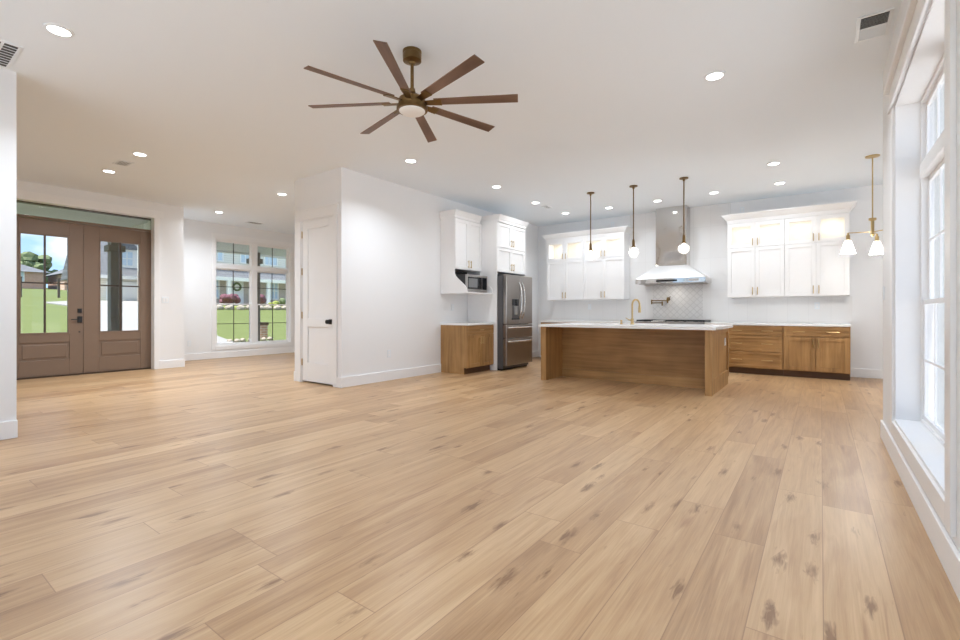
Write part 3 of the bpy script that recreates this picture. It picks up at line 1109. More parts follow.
# ================================================================ KITCHEN
def pull_v(m, fr, u, v0, v1, n):
    """upright bar pull"""
    m.tube([fr.p(u, v0, n + 0.028), fr.p(u, v1, n + 0.028)], 0.0065, 8)
    for v in (v0 + 0.02, v1 - 0.02):
        m.tube([fr.p(u, v, n), fr.p(u, v, n + 0.028)], 0.005, 6)
def pull_h(m, fr, u0, u1, v, n):
    m.tube([fr.p(u0, v, n + 0.03), fr.p(u1, v, n + 0.03)], 0.0065, 8)
    for u in (u0 + 0.02, u1 - 0.02):
        m.tube([fr.p(u, v, n), fr.p(u, v, n + 0.03)], 0.005, 6)

ZB, ZT = 0.822, 0.857      # underside and top of the worktops
BF = 9.01                  # front of the back run's carcasses
WALL_B = 9.6

# ---- tall white uppers on the back wall
def upper_unit(u0, u1, label):
    t = thing('upper_cabinet', label, 'cabinet', ((u0 + u1) / 2, 9.27, 1.305), 'white upper cabinets on the back wall')
    yb, yf = WALL_B - 0.012, 9.27
    zt = 2.60
    c = MB()
    w = 0.018
    c.box(u0, u0 + w, yf, yb, 1.305, zt)
    c.box(u1 - w, u1, yf, yb, 1.305, zt)
    c.box(u0 + w, u1 - w, yf, yb, 1.305, 1.305 + w)
    c.box(u0 + w, u1 - w, yf, yb, 2.16, 2.18)
    c.box(u0 + w, u1 - w, yf, yb, zt - w, zt)
    c.box(u0 + w, u1 - w, yb - 0.01, yb, 1.305 + w, zt - w)
    c.build('carcass', 'cab_white', t)
    fr = face_front(yf)
    mid = (u0 + u1) / 2
    MB().box(u0 + w, u1 - w, yb - 0.012, yb - 0.01, 2.18, zt - w).build('back_lining', 'cab_inside', t)
    for s, (a, b) in enumerate(((u0 + 0.002, mid - 0.0015), (mid + 0.0015, u1 - 0.002))):
        d = MB().shaker(fr, a, b, 1.31, 2.163, 0.0, 0.02, 0.058).build('door', 'cab_white', t, bevel=0.0015)
        hu = (b - 0.035) if s == 0 else (a + 0.035)
        h = MB()
        pull_v(h, fr, hu, 1.345, 1.475, 0.02)
        h.build('handle', 'brass', d)
        g = MB()
        r = 0.062
        za, zb = 2.169, zt - 0.003
        g.fb(fr, a, a + r, za, zb, 0, 0.02)
        g.fb(fr, b - r, b, za, zb, 0, 0.02)
        g.fb(fr, a + r, b - r, za, za + r, 0, 0.02)
        g.fb(fr, a + r, b - r, zb - r, zb, 0, 0.02)
        gd = g.build('glass_door', 'cab_white', t, bevel=0.0015)
        MB().fb(fr, a + r, b - r, za + r, zb - r, 0.006, 0.010).build('pane', 'glass', gd)
        h = MB()
        pull_v(h, fr, hu, 2.195, 2.315, 0.02)
        h.build('handle', 'brass', gd)
        cx_ = (a + b) / 2
        pk = MB().lathe((cx_, 9.42, zt - w - 0.012), [(0.0, 0.0), (0.03, 0.0), (0.035, 0.012), (0.0, 0.012)], 16).build('puck_light', 'puck', t)
        lamp('puck_lamp', 'AREA', (cx_ - t.location.x, 9.42 - t.location.y, zt - w - 0.016 - t.location.z), t, PUCK_W, (1.0, 0.90, 0.74), 0.05)
    return t
upper_unit(-4.935, -4.062, 'white upper cabinet left of hood, nearest the left wall, lit glass top doors')
upper_unit(-4.060, -3.187, 'white upper cabinet left of hood, nearest the hood, lit glass top doors')
upper_unit(-1.335, -0.487, 'white upper cabinet right of hood, nearest the hood, lit glass top doors')
upper_unit(-0.485, 0.363, 'white upper cabinet right of hood, furthest from hood, lit glass top doors')

def crown(u0, u1, label):
    """stepped crown moulding on three sides of an upper run"""
    m = MB()
    yb = WALL_B - 0.012
    for z0, z1, p in ((2.601, 2.635, 0.022), (2.635, 2.66, 0.03)):
        m.box(u0 - p + 0.02, u1 + p - 0.02, 9.27 - p, yb, z0, z1)
    n = 6
    for i in range(n):
        a = i / n
        p0 = 0.03 + 0.065 * (a ** 0.7)
        p1 = 0.03 + 0.065 * (((i + 1) / n) ** 0.7)
        z0, z1 = 2.66 + 0.08 * i / n, 2.66 + 0.08 * (i + 1) / n
        m.hexa([(u0 - p0 + .02, 9.27 - p0, z0), (u1 + p0 - .02, 9.27 - p0, z0), (u1 + p0 - .02, yb, z0), (u0 - p0 + .02, yb, z0),
                (u0 - p1 + .02, 9.27 - p1, z1), (u1 + p1 - .02, 9.27 - p1, z1), (u1 + p1 - .02, yb, z1), (u0 - p1 + .02, yb, z1)])
    m.box(u0 - 0.085, u1 + 0.085, 9.27 - 0.105, yb, 2.74, 2.76)
    tag(m.build('crown_moulding', 'cab_white'), label, 'moulding', 'crown mouldings on the back wall uppers')
crown(-4.935, -3.187, 'white crown moulding on top of the upper cabinets left of the hood')
crown(-1.335, 0.363, 'white crown moulding on top of the upper cabinets right of the hood')

# ---- oak base run on the back wall
def base_unit(u0, u1, label, kind):
    t = thing('base_cabinet', label, 'cabinet', ((u0 + u1) / 2, BF, 0), 'oak base cabinets on the back wall')
    yb = WALL_B - 0.012
    MB().box(u0, u1, BF, yb, 0.105, ZB).build('carcass', 'wood_v', t)
    MB().box(u0, u1, BF + 0.07, yb, 0, 0.105).build('toe_kick', 'wood_dark', t)
    fr = face_front(BF)
    a, b = u0 + 0.012, u1 - 0.012
    w = b - a
    def drawer(z0, z1):
        d = MB().shaker(fr, a, b, z0, z1, 0, 0.02, 0.042).build('drawer', 'wood_h', t, bevel=0.0015)
        if w > 0.5:
            for c in (a + w * 0.24, b - w * 0.24):
                h = MB()
                pull_h(h, fr, c - 0.08, c + 0.08, (z0 + z1) / 2, 0.02)
                h.build('handle', 'brass', d)
        else:
            h = MB()
            pull_h(h, fr, (a + b) / 2 - 0.06, (a + b) / 2 + 0.06, (z0 + z1) / 2, 0.02)
            h.build('handle', 'brass', d)
    if kind == 'drawers':
        drawer(0.662, 0.808)
        drawer(0.392, 0.648)
        drawer(0.118, 0.378)
    else:
        drawer(0.662, 0.808)
        mid = (a + b) / 2
        for s, (c, d) in enumerate(((a, mid - 0.004), (mid + 0.004, b))):
            o = MB().shaker(fr, c, d, 0.118, 0.648, 0, 0.02, 0.06).build('door', 'wood_v', t, bevel=0.0015)
            h = MB()
            hu = (d - 0.03) if s == 0 else (c + 0.03)
            pull_v(h, fr, hu, 0.48, 0.625, 0.02)
            h.build('handle', 'brass', o)
    return t
base_unit(-4.95, -4.26, 'oak base cabinet hidden behind island, in the left corner', 'doors')
base_unit(-4.26, -3.56, 'oak base cabinet behind the island, second from the left corner', 'doors')
base_unit(-3.56, -2.87, 'oak drawer base behind the island, left of the rangetop', 'drawers')
base_unit(-1.65, -1.372, 'narrow oak base cabinet behind island, right of the rangetop', 'drawers')
base_unit(-1.372, -0.497, 'oak three-drawer base with brass pulls, right of the island end', 'drawers')
base_unit(-0.495, 0.363, 'oak base cabinet with two doors under one wide drawer, furthest right', 'doors')

tag(MB().box(-4.96, -2.872, BF - 0.03, WALL_B - 0.012, ZB, ZT).build('countertop', 'quartz', bevel=0.003), 'white quartz countertop on the back run left of the rangetop', 'countertop')
tag(MB().box(-1.648, 0.372, BF - 0.03, WALL_B - 0.012, ZB, ZT).build('countertop', 'quartz', bevel=0.003), 'white quartz countertop on the back run right of the rangetop', 'countertop')

# ---- tiled splashback (part of the back wall's finish)
sp = MB()
sp.box(-4.95, -3.187, 9.588, 9.6, ZT, 1.305)
sp.box(-3.187, -1.335, 9.588, 9.6, ZT, H)
sp.box(-1.335, 0.41, 9.588, 9.6, ZT, 1.305)
struct(sp.build('trim_2', 'tile'))
struct(MB().box(-2.72, -1.80, 9.582, 9.588, 0.93, 1.62).build('trim_3', 'tile_diamond'))

# ---- rangetop
t = thing('range', 'stainless range with black grates behind the island under the hood', 'range', (-2.26, 9.2, 0))
x0, x1 = -2.868, -1.652
MB().box(x0, x1, 8.98, 9.57, 0.10, 0.70).build('oven_body', 'steel', t)
MB().box(x0 + 0.03, x1 - 0.03, 9.04, 9.57, 0, 0.10).build('plinth', 'black', t)
MB().box(x0, x1, 8.94, 9.57, 0.70, 0.868).build('cooktop', 'steel', t, bevel=0.008)
MB().box(x0 + 0.06, x1 - 0.06, 8.965, 8.98, 0.16, 0.62).build('oven_door', 'steel', t, bevel=0.004)
h = MB()
h.tube([(x0 + 0.12, 8.92, 0.60), (x1 - 0.12, 8.92, 0.60)], 0.014, 10)
for x in (x0 + 0.16, x1 - 0.16):
    h.tube([(x, 8.97, 0.60), (x, 8.92, 0.60)], 0.01, 8)
h.build('oven_handle', 'handle_steel', t)
for i in range(8):
    x = x0 + 0.12 + i * 0.139
    MB().tube([(x, 8.94, 0.79), (x, 8.90, 0.79)], 0.024, 14).build('knob', 'black', t)
def grate(a, b):
    g = MB()
    n = max(2, round((b - a) / 0.11))
    for i in range(n + 1):
        x = a + (b - a) * i / n
        g.box(x - 0.008, x + 0.008, 9.0, 9.5, 0.874, 0.899)
    for y in (9.0, 9.16, 9.33, 9.5):
        g.box(a - 0.008, b + 0.008, y - 0.008, y + 0.008, 0.8745, 0.8985)
    for x in (a, b):
        for y in (9.0, 9.5):
            g.box(x - 0.009, x + 0.009, y - 0.009, y + 0.009, 0.868, 0.8738)
    g.build('grate', 'black', t)
grate(-2.85, -2.60)
grate(-2.32, -2.0)
grate(-1.98, -1.67)
for x in (-2.72, -2.16, -1.83):
    for y in (9.12, 9.38):
        MB().lathe((x, y, 0.868), [(0.0, 0.02), (0.03, 0.02), (0.04, 0.0), (0.0, 0.0)], 14).build('burner', 'black', t)
MB().box(-2.56, -2.36, 9.0, 9.5, 0.868, 0.893).build('griddle_cover', 'handle_steel', t, bevel=0.004)
MB().box(x0, x1, 9.53, 9.57, 0.868, 0.90).build('back_trim', 'steel', t)

# ---- hood
t = thing('range_hood', 'polished stainless chimney range hood above the range', 'range hood', (-2.27, 9.3, 1.58))
yb = 9.586
MB().box(-2.58, -2.02, 9.29, yb, 1.93, H).build('chimney', 'hood_steel', t, bevel=0.003)
c = MB()
c.hexa([(-2.885, 9.03, 1.672), (-1.655, 9.03, 1.672), (-1.655, yb, 1.672), (-2.885, yb, 1.672),
        (-2.59, 9.28, 1.93), (-2.01, 9.28, 1.93), (-2.01, yb, 1.93), (-2.59, yb, 1.93)])
c.build('canopy', 'canopy_steel', t)
MB().box(-2.89, -1.65, 9.025, yb, 1.585, 1.672).build('band', 'hood_steel', t, bevel=0.003)
MB().box(-2.50, -2.13, 9.018, 9.025, 1.612, 1.645).build('control_panel', 'black_gloss', t)
MB().box(-1.93, -1.76, 9.019, 9.025, 1.610, 1.650).build('name_plate', 'steel', t)
f = MB()
for i in range(3):
    f.box(-2.84 + i * 0.39, -2.84 + i * 0.39 + 0.36, 9.08, 9.53, 1.576, 1.585)
f.build('filter', 'steel', t)
lamp('hood_lamp', 'AREA', (0, 0.0, -0.012), t, 0.8, (1.0, 0.95, 0.86), 0.25)

# ---- pot filler
t = thing('pot_filler', 'brass folding pot filler tap on the diamond tile below the hood', 'tap', (-2.43, 9.582, 1.3))
b = 'bronze_brass'
MB().tube([(-2.42, 9.582, 1.30), (-2.42, 9.572, 1.30)], 0.035, 18).build('wall_flange', b, t, True)
m = MB()
m.tube([(-2.42, 9.572, 1.30), (-2.42, 9.52, 1.30)], 0.013)
m.tube([(-2.42, 9.52, 1.335), (-2.42, 9.52, 1.225)], 0.015)
m.tube([(-2.42, 9.52, 1.325), (-2.36, 9.51, 1.345)], 0.007)
m.build('valve', b, t, True)
m = MB()
m.tube([(-2.42, 9.52, 1.272), (-2.70, 9.44, 1.272)], 0.011)
m.tube([(-2.70, 9.44, 1.29), (-2.70, 9.44, 1.20)], 0.014)
m.build('rear_arm', b, t, True)
m = MB()
m.tube([(-2.70, 9.44, 1.226), (-2.47, 9.33, 1.226)], 0.011)
m.tube([(-2.47, 9.33, 1.25), (-2.47, 9.33, 1.17)], 0.015)
m.build('front_arm', b, t, True)

# ---- microwave / coffee nook on the left wall
LW = -5.34
t = thing('upper_cabinet', 'white microwave cabinet with curved sides on the left kitchen wall', 'cabinet', (-5.15, 6.48, 1.365))
x0, xf = LW + 0.002, -5.03
y0, y1 = 6.132, 6.898
c = MB()
c.box(x0, xf, y0 + 0.02, y1 - 0.02, 1.785, 1.803)
c.box(x0, xf, y0 + 0.02, y1 - 0.02, 2.63, 2.655)
c.box(x0, x0 + 0.01, y0 + 0.02, y1 - 0.02, 1.803, 2.63)
c.build('carcass', 'cab_white', t)
def s_curve():
    pts = [(xf, 1.72)]
    for i in range(1, 12):
        a = i / 12
        k = a * a * (3 - 2 * a)
        pts.append((xf + 0.27 * k, 1.72 - 0.31 * a))
    pts.append((xf + 0.27, 1.40))
    pts.append((xf + 0.27, 1.365))
    return pts
for ya, yb_ in ((y0, y0 + 0.02), (y1 - 0.02, y1)):
    p = MB()
    prof = [(x0, 1.365), (x0, 2.655), (xf, 2.655)] + s_curve()
    p.prism([(x, ya, z) for x, z in prof], (0, yb_ - ya, 0))
    p.build('side_panel', 'cab_white', t)
MB().box(x0, xf + 0.27, y0 + 0.02, y1 - 0.02, 1.365, 1.385).build('shelf', 'cab_white', t)
MB().box(x0, x0 + 0.008, y0 + 0.02, y1 - 0.02, 1.385, 1.785).build('nook_back', 'black', t)
fr = face_east(xf)
mid = (y0 + y1) / 2
for s, (a, b) in enumerate(((y0 + 0.004, mid - 0.002), (mid + 0.002, y1 - 0.004))):
    d = MB().shaker(fr, a, b, 1.79, 2.645, 0, 0.02, 0.055).build('door', 'cab_white', t, bevel=0.0015)
    h = MB()
    pull_v(h, fr, (b - 0.035) if s == 0 else (a + 0.035), 1.82, 1.95, 0.02)
    h.build('handle', 'brass', d)

def crown_left(name, x1, ya, yb_, zt, label, left_return, zoff=0.0):
    m = MB()
    n = 6
    x0 = LW + 0.002
    m.box(x0, x1 + 0.022, ya - (0.02 if left_return else 0), yb_ + (0 if left_return else 0.02), zt, zt + 0.04)
    for i in range(n):
        p0 = 0.02 + 0.04 * ((i / n) ** 0.7)
        p1 = 0.02 + 0.04 * (((i + 1) / n) ** 0.7)
        z0, z1 = zt + 0.04 + 0.09 * i / n, zt + 0.04 + 0.09 * (i + 1) / n
        l0, l1 = (p0 * 0.6, p1 * 0.6) if left_return else (0, 0)
        r0, r1 = (0, 0) if left_return == 1 else (p0, p1)
        m.hexa([(x0, ya - l0, z0), (x1 + p0, ya - l0, z0), (x1 + p0, yb_ + r0, z0), (x0, yb_ + r0, z0),
                (x0, ya - l1, z1), (x1 + p1, ya - l1, z1), (x1 + p1, yb_ + r1, z1), (x0, yb_ + r1, z1)])
    tag(m.build(name, 'cab_white'), label, 'moulding')
crown_left('crown_moulding', -5.03, 6.132, 6.85, 2.656, 'white crown moulding on top of the microwave cabinet', 1)
crown_left('crown_moulding', -4.69, 6.898 + 0.06, 7.90, 2.672, 'white crown moulding on top of the cabinet over the refrigerator', 2)

# microwave
t = thing('microwave', 'small stainless countertop microwave on the white cabinet shelf', 'microwave', (-5.0, 6.48, 1.385))
ma, mb = 6.175, 6.775
MB().box(-5.28, -4.83, ma, mb, 1.393, 1.685).build('body', 'black', t, bevel=0.004)
fr = face_east(-4.83)
m = MB()
m.fb(fr, ma, mb, 1.393, 1.685, 0.0, 0.03)
m.build('front_frame', 'steel', t, bevel=0.004)
MB().fb(fr, ma + 0.035, ma + 0.43, 1.44, 1.645, 0.03, 0.034).build('door_window', 'black_gloss', t)
MB().fb(fr, ma + 0.45, mb - 0.02, 1.44, 1.645, 0.03, 0.034).build('control_panel', 'black_gloss', t)
MB().fb(fr, ma + 0.05, ma + 0.3, 1.465, 1.62, 0.034, 0.036).build('door_mesh', plain('grey_mesh', srgb(120, 122, 124), 0.3, noise=0.1), t)
for y in (ma + 0.06, mb - 0.06):
    for x in (-5.22, -4.88):
        MB().lathe((x, y, 1.385), [(0, 0), (0.015, 0), (0.015, 0.008), (0, 0.008)], 10).build('foot', 'black', t)

# oak base under the nook
t = thing('base_cabinet', 'oak base cabinet with one drawer on the left wall beside the refrigerator', 'cabinet', (-5.05, 6.5, 0))
xf = -4.76
c = MB()
c.prism([(LW + 0.002, 6.135, 0.0), (LW + 0.002, 6.135, ZB), (xf, 6.135, ZB), (xf, 6.135, 0.105), (xf - 0.07, 6.135, 0.105), (xf - 0.07, 6.135, 0)], (0, 0.018, 0))
c.build('side_panel', 'wood_v', t)
MB().box(LW + 0.002, xf, 6.153, 6.898, 0.105, ZB).build('carcass', 'wood_v', t)
MB().box(LW + 0.002, xf - 0.07, 6.153, 6.898, 0, 0.105).build('toe_kick', 'wood_dark', t)
fr = face_east(xf)
a, b = 6.145, 6.890
d = MB().shaker(fr, a, b, 0.672, 0.808, 0, 0.02, 0.038).build('drawer', 'wood_h', t, bevel=0.0015)
h = MB()
pull_h(h, fr, 6.43, 6.55, 0.74, 0.02)
h.build('handle', 'brass', d)
mid = (a + b) / 2
for s, (c0, c1) in enumerate(((a, mid - 0.003), (mid + 0.003, b))):
    d = MB().shaker(fr, c0, c1, 0.118, 0.660, 0, 0.02, 0.055).build('door', 'wood_v', t, bevel=0.0015)
    h = MB()
    pull_v(h, fr, (c1 - 0.03) if s == 0 else (c0 + 0.03), 0.50, 0.63, 0.02)
    h.build('handle', 'brass', d)
tag(MB().box(LW + 0.002, xf + 0.035, 6.12, 6.898, ZB, ZT).build('countertop', 'quartz', bevel=0.003), 'white quartz countertop below the microwave cabinet', 'countertop')

# tall panels and cabinet over the refrigerator
t = thing('tall_cabinet', 'white surround and double-door cabinet over the refrigerator', 'cabinet', (-5.0, 7.35, 0))
MB().box(LW + 0.002, -4.68, 6.900, 6.92, 0, 2.67).build('end_panel', 'cab_white', t)
MB().box(LW + 0.002, -4.68, 7.88, 7.90, 0, 2.67).build('end_panel', 'cab_white', t)
MB().box(LW + 0.002, -4.70, 6.92, 7.88, 1.775, 2.67).build('carcass', 'cab_white', t)
fr = face_east(-4.70)
mid = (6.92 + 7.88) / 2
for z0, z1 in ((1.78, 2.215), (2.225, 2.662)):
    for s, (a, b) in enumerate(((6.924, mid - 0.002), (mid + 0.002, 7.876))):
        d = MB().shaker(fr, a, b, z0, z1, 0, 0.02, 0.055).build('door', 'cab_white', t, bevel=0.0015)
        h = MB()
        pull_v(h, fr, (b - 0.035) if s == 0 else (a + 0.035), z0 + 0.03, z0 + 0.16, 0.02)
        h.build('handle', 'brass', d)

# refrigerator
t = thing('refrigerator', 'stainless french-door refrigerator with water dispenser', 'refrigerator', (-4.95, 7.34, 0))
y0, y1 = 6.928, 7.845
MB().box(-5.30, -4.575, y0 + 0.005, y1 - 0.005, 0.03, 1.70).build('body', 'fridge_side', t, bevel=0.006)
MB().box(-5.28, -4.60, y0 + 0.02, y1 - 0.02, 0.0, 0.03).build('base_grille', 'black', t)
MB().box(-4.80, -4.62, y0 + 0.02, y0 + 0.10, 1.70, 1.725).build('hinge_cover', 'black', t)
MB().box(-4.80, -4.62, y1 - 0.10, y1 - 0.02, 1.70, 1.725).build('hinge_cover', 'black', t)
fr = face_east(-4.565)
mid = (y0 + y1) / 2
dL = MB().fb(fr, y0, mid - 0.003, 0.825, 1.715, 0, 0.075).build('door', 'fridge_steel', t, bevel=0.012)
dR = MB().fb(fr, mid + 0.003, y1, 0.825, 1.715, 0, 0.075).build('door', 'fridge_steel', t, bevel=0.012)
d1 = MB().fb(fr, y0, y1, 0.575, 0.815, 0, 0.075).build('drawer', 'fridge_steel', t, bevel=0.012)
d2 = MB().fb(fr, y0, y1, 0.085, 0.565, 0, 0.075).build('drawer', 'fridge_steel', t, bevel=0.012)
def fridge_bar_v(u, d):
    h = MB()
    pts = []
    for i in range(13):
        a = i / 12
        pts.append(fr.p(u, 0.93 + 0.66 * a, 0.082 + 0.062 * math.sin(math.pi * a) ** 0.5))
    h.tube(pts, 0.014, 10)
    h.build('handle', 'handle_steel', d, True)
fridge_bar_v(mid - 0.05, dL)
fridge_bar_v(mid + 0.05, dR)
def fridge_bar_h(v, d):
    h = MB()
    pts = []
    for i in range(13):
        a = i / 12
        pts.append(fr.p(y0 + 0.05 + (y1 - y0 - 0.10) * a, v, 0.082 + 0.05 * math.sin(math.pi * a) ** 0.5))
    h.tube(pts, 0.015, 10)
    h.build('handle', 'handle_steel', d, True)
fridge_bar_h(0.765, d1)
fridge_bar_h(0.515, d2)
ds = MB()
ds.fb(fr, 7.11, 7.33, 1.16, 1.28, 0.075, 0.080)
dq = ds.build('dispenser', 'black_gloss', dL)
MB().fb(fr, 7.11, 7.33, 0.93, 1.155, 0.0755, 0.079).build('dispenser_recess', 'fridge_side', dL)
MB().fb(fr, 7.17, 7.27, 1.0, 1.155, 0.079, 0.095).build('dispenser_paddle', 'steel', dL, bevel=0.004)
MB().fb(fr, 7.10, 7.34, 0.91, 0.93, 0.075, 0.10).build('drip_tray', 'black', dL)

# ---- island
IX0, IX1 = -3.49, -1.09
IY0, IY1 = 6.36, 7.68
t = thing('kitchen_island', 'long oak kitchen island with open seating recess and panelled end', 'island', (-2.3, 7.0, 0))
MB().box(IX0, IX0 + 0.085, IY0, 6.94, 0, ZB).build('end_support', 'wood_v', t, bevel=0.002)
# right end: thick post, framed panel, toe notch
MB().box(IX1 - 0.08, IX1, IY0, IY0 + 0.10, 0, ZB).build('corner_post', 'wood_v', t, bevel=0.002)
MB().box(IX1 - 0.08, IX1 - 0.012, IY0 + 0.10, 6.94, 0, ZB).build('end_support', 'wood_v', t)
fr = face_east(IX1 - 0.022)
e = MB()
ea, eb = IY0 + 0.10, IY1
e.fb(fr, ea, eb - 0.06, 0.0, 0.20, 0, 0.022)
e.fb(fr, eb - 0.06, eb, 0.105, ZB, 0, 0.022)
e.fb(fr, ea, eb - 0.06, ZB - 0.06, ZB, 0, 0.022)
e.fb(fr, ea, ea + 0.03, 0.20, ZB - 0.06, 0, 0.022)
e.build('end_frame', 'wood_v', t, bevel=0.002)
cb = MB()
cb.box(IX0 + 0.03, -2.79, 6.94, IY1, 0.105, ZB)
cb.box(-1.94, IX1 - 0.022, 6.94, IY1, 0.105, ZB)
cb.box(-2.79, -1.94, 6.94, 7.25, 0.105, ZB)
cb.box(-2.79, -1.94, 7.25, IY1, 0.105, 0.585)
cb.build('cabinet_body', 'wood_v', t)
MB().box(IX0 + 0.085, IX1 - 0.08, 6.925, 6.94, 0.0, ZB).build('back_panel', 'wood_h', t)
MB().box(IX0 + 0.085, IX1 - 0.08, 6.91, 6.925, 0.0, 0.13).build('base_strip', 'wood_h', t)
MB().box(IX0 + 0.05, IX1 - 0.022, 6.94, IY1 - 0.07, 0, 0.105).build('toe_kick', 'wood_dark', t)
fr2 = FR((0, IY1, 0), (1, 0, 0), (0, 1, 0))
for i in range(4):
    a = IX0 + 0.06 + i * 0.58
    d = MB().shaker(fr2, a, a + 0.565, 0.118, 0.58, 0, 0.02, 0.06).build('door', 'wood_v', t)
    h = MB()
    pull_v(h, fr2, a + 0.53, 0.40, 0.53, 0.02)
    h.build('handle', 'brass', d)
o = MB().fb(face_east(IX1 - 0.022), 7.43, 7.50, 0.565, 0.675, 0.0, 0.007).build('outlet', 'plate', t, bevel=0.002)
o['label'] = 'white outlet on the island end'
# worktop with an undermount sink cut-out on the working side
S0, S1, SY0, SY1 = -2.78, -1.95, 7.26, 7.68
TX0, TX1, TY0, TY1 = -3.518, -1.04, 6.32, 7.72
m = MB()
m.box(TX0, TX1, TY0, SY0, ZB, ZT)
m.box(TX0, S0, SY0, TY1, ZB, ZT)
m.box(S1, TX1, SY0, TY1, ZB, ZT)
bmesh.ops.remove_doubles(m.bm, verts=m.bm.verts, dist=1e-5)
tag(m.build('island_countertop', 'quartz'), 'long white quartz worktop on the oak island', 'countertop')
m = MB()
m.box(S0 + 0.003, S1 - 0.003, SY0 + 0.003, SY0 + 0.018, ZB - 0.22, ZT + 0.004)
m.box(S0 + 0.003, S1 - 0.003, SY1 + 0.0, TY1 + 0.012, ZB - 0.22, ZT + 0.006)
m.box(S0 + 0.003, S0 + 0.018, SY0 + 0.018, SY1, ZB - 0.22, ZT + 0.004)
m.box(S1 - 0.018, S1 - 0.003, SY0 + 0.018, SY1, ZB - 0.22, ZT + 0.004)
m.box(S0 + 0.018, S1 - 0.018, SY0 + 0.018, SY1, ZB - 0.22, ZB - 0.20)
tag(m.build('sink', 'ceramic', bevel=0.003), 'white apron sink set into the island worktop behind the brass faucet', 'sink')

# faucet
fx, fy = -2.33, 7.13
t = thing('faucet', 'tall brass gooseneck faucet on the island worktop', 'faucet', (fx, fy, ZT))
MB().lathe((fx, fy, ZT), [(0, 0), (0.03, 0), (0.03, 0.012), (0.022, 0.02), (0.022, 0.09), (0.0, 0.09)], 18).build('base', 'brass', t, True)
m = MB()
pts = [(fx, fy, ZT + 0.08), (fx, fy, ZT + 0.30)]
for i in range(1, 13):
    a = math.pi * i / 12
    pts.append((fx + 0.035 * (1 - math.cos(a)), fy + 0.065 * (1 - math.cos(a)), ZT + 0.30 + 0.08 * math.sin(a)))
pts.append((fx + 0.07, fy + 0.13, ZT + 0.28))
m.tube(pts, 0.014, 12)
m.build('spout', 'brass', t, True)
MB().tube([(fx + 0.07, fy + 0.13, ZT + 0.29), (fx + 0.07, fy + 0.13, ZT + 0.25), (fx + 0.07, fy + 0.13, ZT + 0.18)], [0.016, 0.021, 0.021], 12).build('spray_head', 'brass', t, True)
MB().tube([(fx - 0.02, fy, ZT + 0.065), (fx - 0.05, fy, ZT + 0.07), (fx - 0.10, fy - 0.01, ZT + 0.10)], [0.011, 0.008, 0.006], 10).build('lever', 'brass', t, True)
bx_, by_ = -2.50, 7.13
tag(MB().lathe((bx_, by_, ZT), [(0, 0), (0.022, 0), (0.022, 0.012), (0.014, 0.018), (0.014, 0.05), (0.018, 0.054), (0.018, 0.065), (0, 0.067)], 16).build('air_switch', 'brass', None, True),
    'short round brass button left of the faucet on the island', 'button')

# ================================================================ LIGHTS OF THE ROOMS
kitchen_lamp = bpy.data.lights.new('kitchen_lamp', 'AREA')
kitchen_lamp.shape = 'DISK'
kitchen_lamp.size = 0.125
kitchen_lamp.energy = CAN_KITCHEN_W
kitchen_lamp.color = (0.90, 0.97, 1.05)
kitchen_lamp.spread = R(150)
foyer_lamp = kitchen_lamp.copy()
foyer_lamp.name = 'foyer_lamp'
foyer_lamp.energy = CAN_FOYER_W
first = None
def can(x, y, label):
    global first
    if first is None:
        t = thing('recessed_light', label, 'ceiling light', (x, y, H), 'recessed ceiling lights')
        MB().lathe((x, y, H), [(0.062, 0.0), (0.085, 0.0), (0.083, -0.006), (0.064, -0.010)], 28, True).build('trim_ring', 'plate', t, True)
        MB().lathe((x, y, H), [(0.0, -0.001), (0.064, -0.001), (0.064, -0.006), (0.0, -0.006)], 28).build('lens', 'lens', t)
        lamp('lamp', 'AREA', (0, 0, -0.014), t, CAN_W, (0.88, 0.96, 1.05), 0.125, R(135))
        first = t
        return t
    t = dup(first, (x, y, H), label)
    if x < -6:
        for ch in t.children:
            if ch.type == 'LIGHT':
                ch.data = foyer_lamp
    elif y > 5.5:
        for ch in t.children:
            if ch.type == 'LIGHT':
                ch.data = kitchen_lamp
    return t
CANS = [
    (-4.361, 0.90, 'recessed ceiling light alone beside the left return grille, biggest in the upper left'),
    (-0.724, 4.35, 'recessed ceiling light right of the fan, nearest the right wall'),
    (-4.37, 4.42, 'recessed ceiling light below the fan, near the pantry corner'),
    (-6.955, 2.212, 'recessed ceiling light in the foyer, right of its small vent'),
    (-8.149, 2.219, 'recessed ceiling light in the foyer, left of its small vent, nearer the front doors'),
    (-7.37, 4.384, 'recessed ceiling light just left of the pantry corner'),
    (-9.713, 4.429, 'recessed ceiling light above the dining window side, furthest into the dining room'),
    (-4.168, 6.144, 'recessed ceiling light in front of the microwave cabinet'),
    (-4.205, 7.46, 'recessed ceiling light in front of the refrigerator'),
    (-4.16, 8.612, 'recessed ceiling light in the kitchen back row, nearest the left corner'),
    (-3.271, 8.648, 'recessed ceiling light in the back row between left and middle pendants'),
    (-2.366, 8.627, 'recessed ceiling light in the back row in front of the hood'),
    (-1.443, 8.601, 'recessed ceiling light in the back row just right of the hood'),
    (-0.514, 8.57, 'recessed ceiling light in the back row above the right upper cabinets'),
    (-0.512, 7.392, 'recessed ceiling light right of the right pendant, one row before the back row'),
]
for x, y, l in CANS:
    can(x, y, l)
can(-0.72, 0.90, 'recessed ceiling light of the great room nearest the right window, outside the picture')

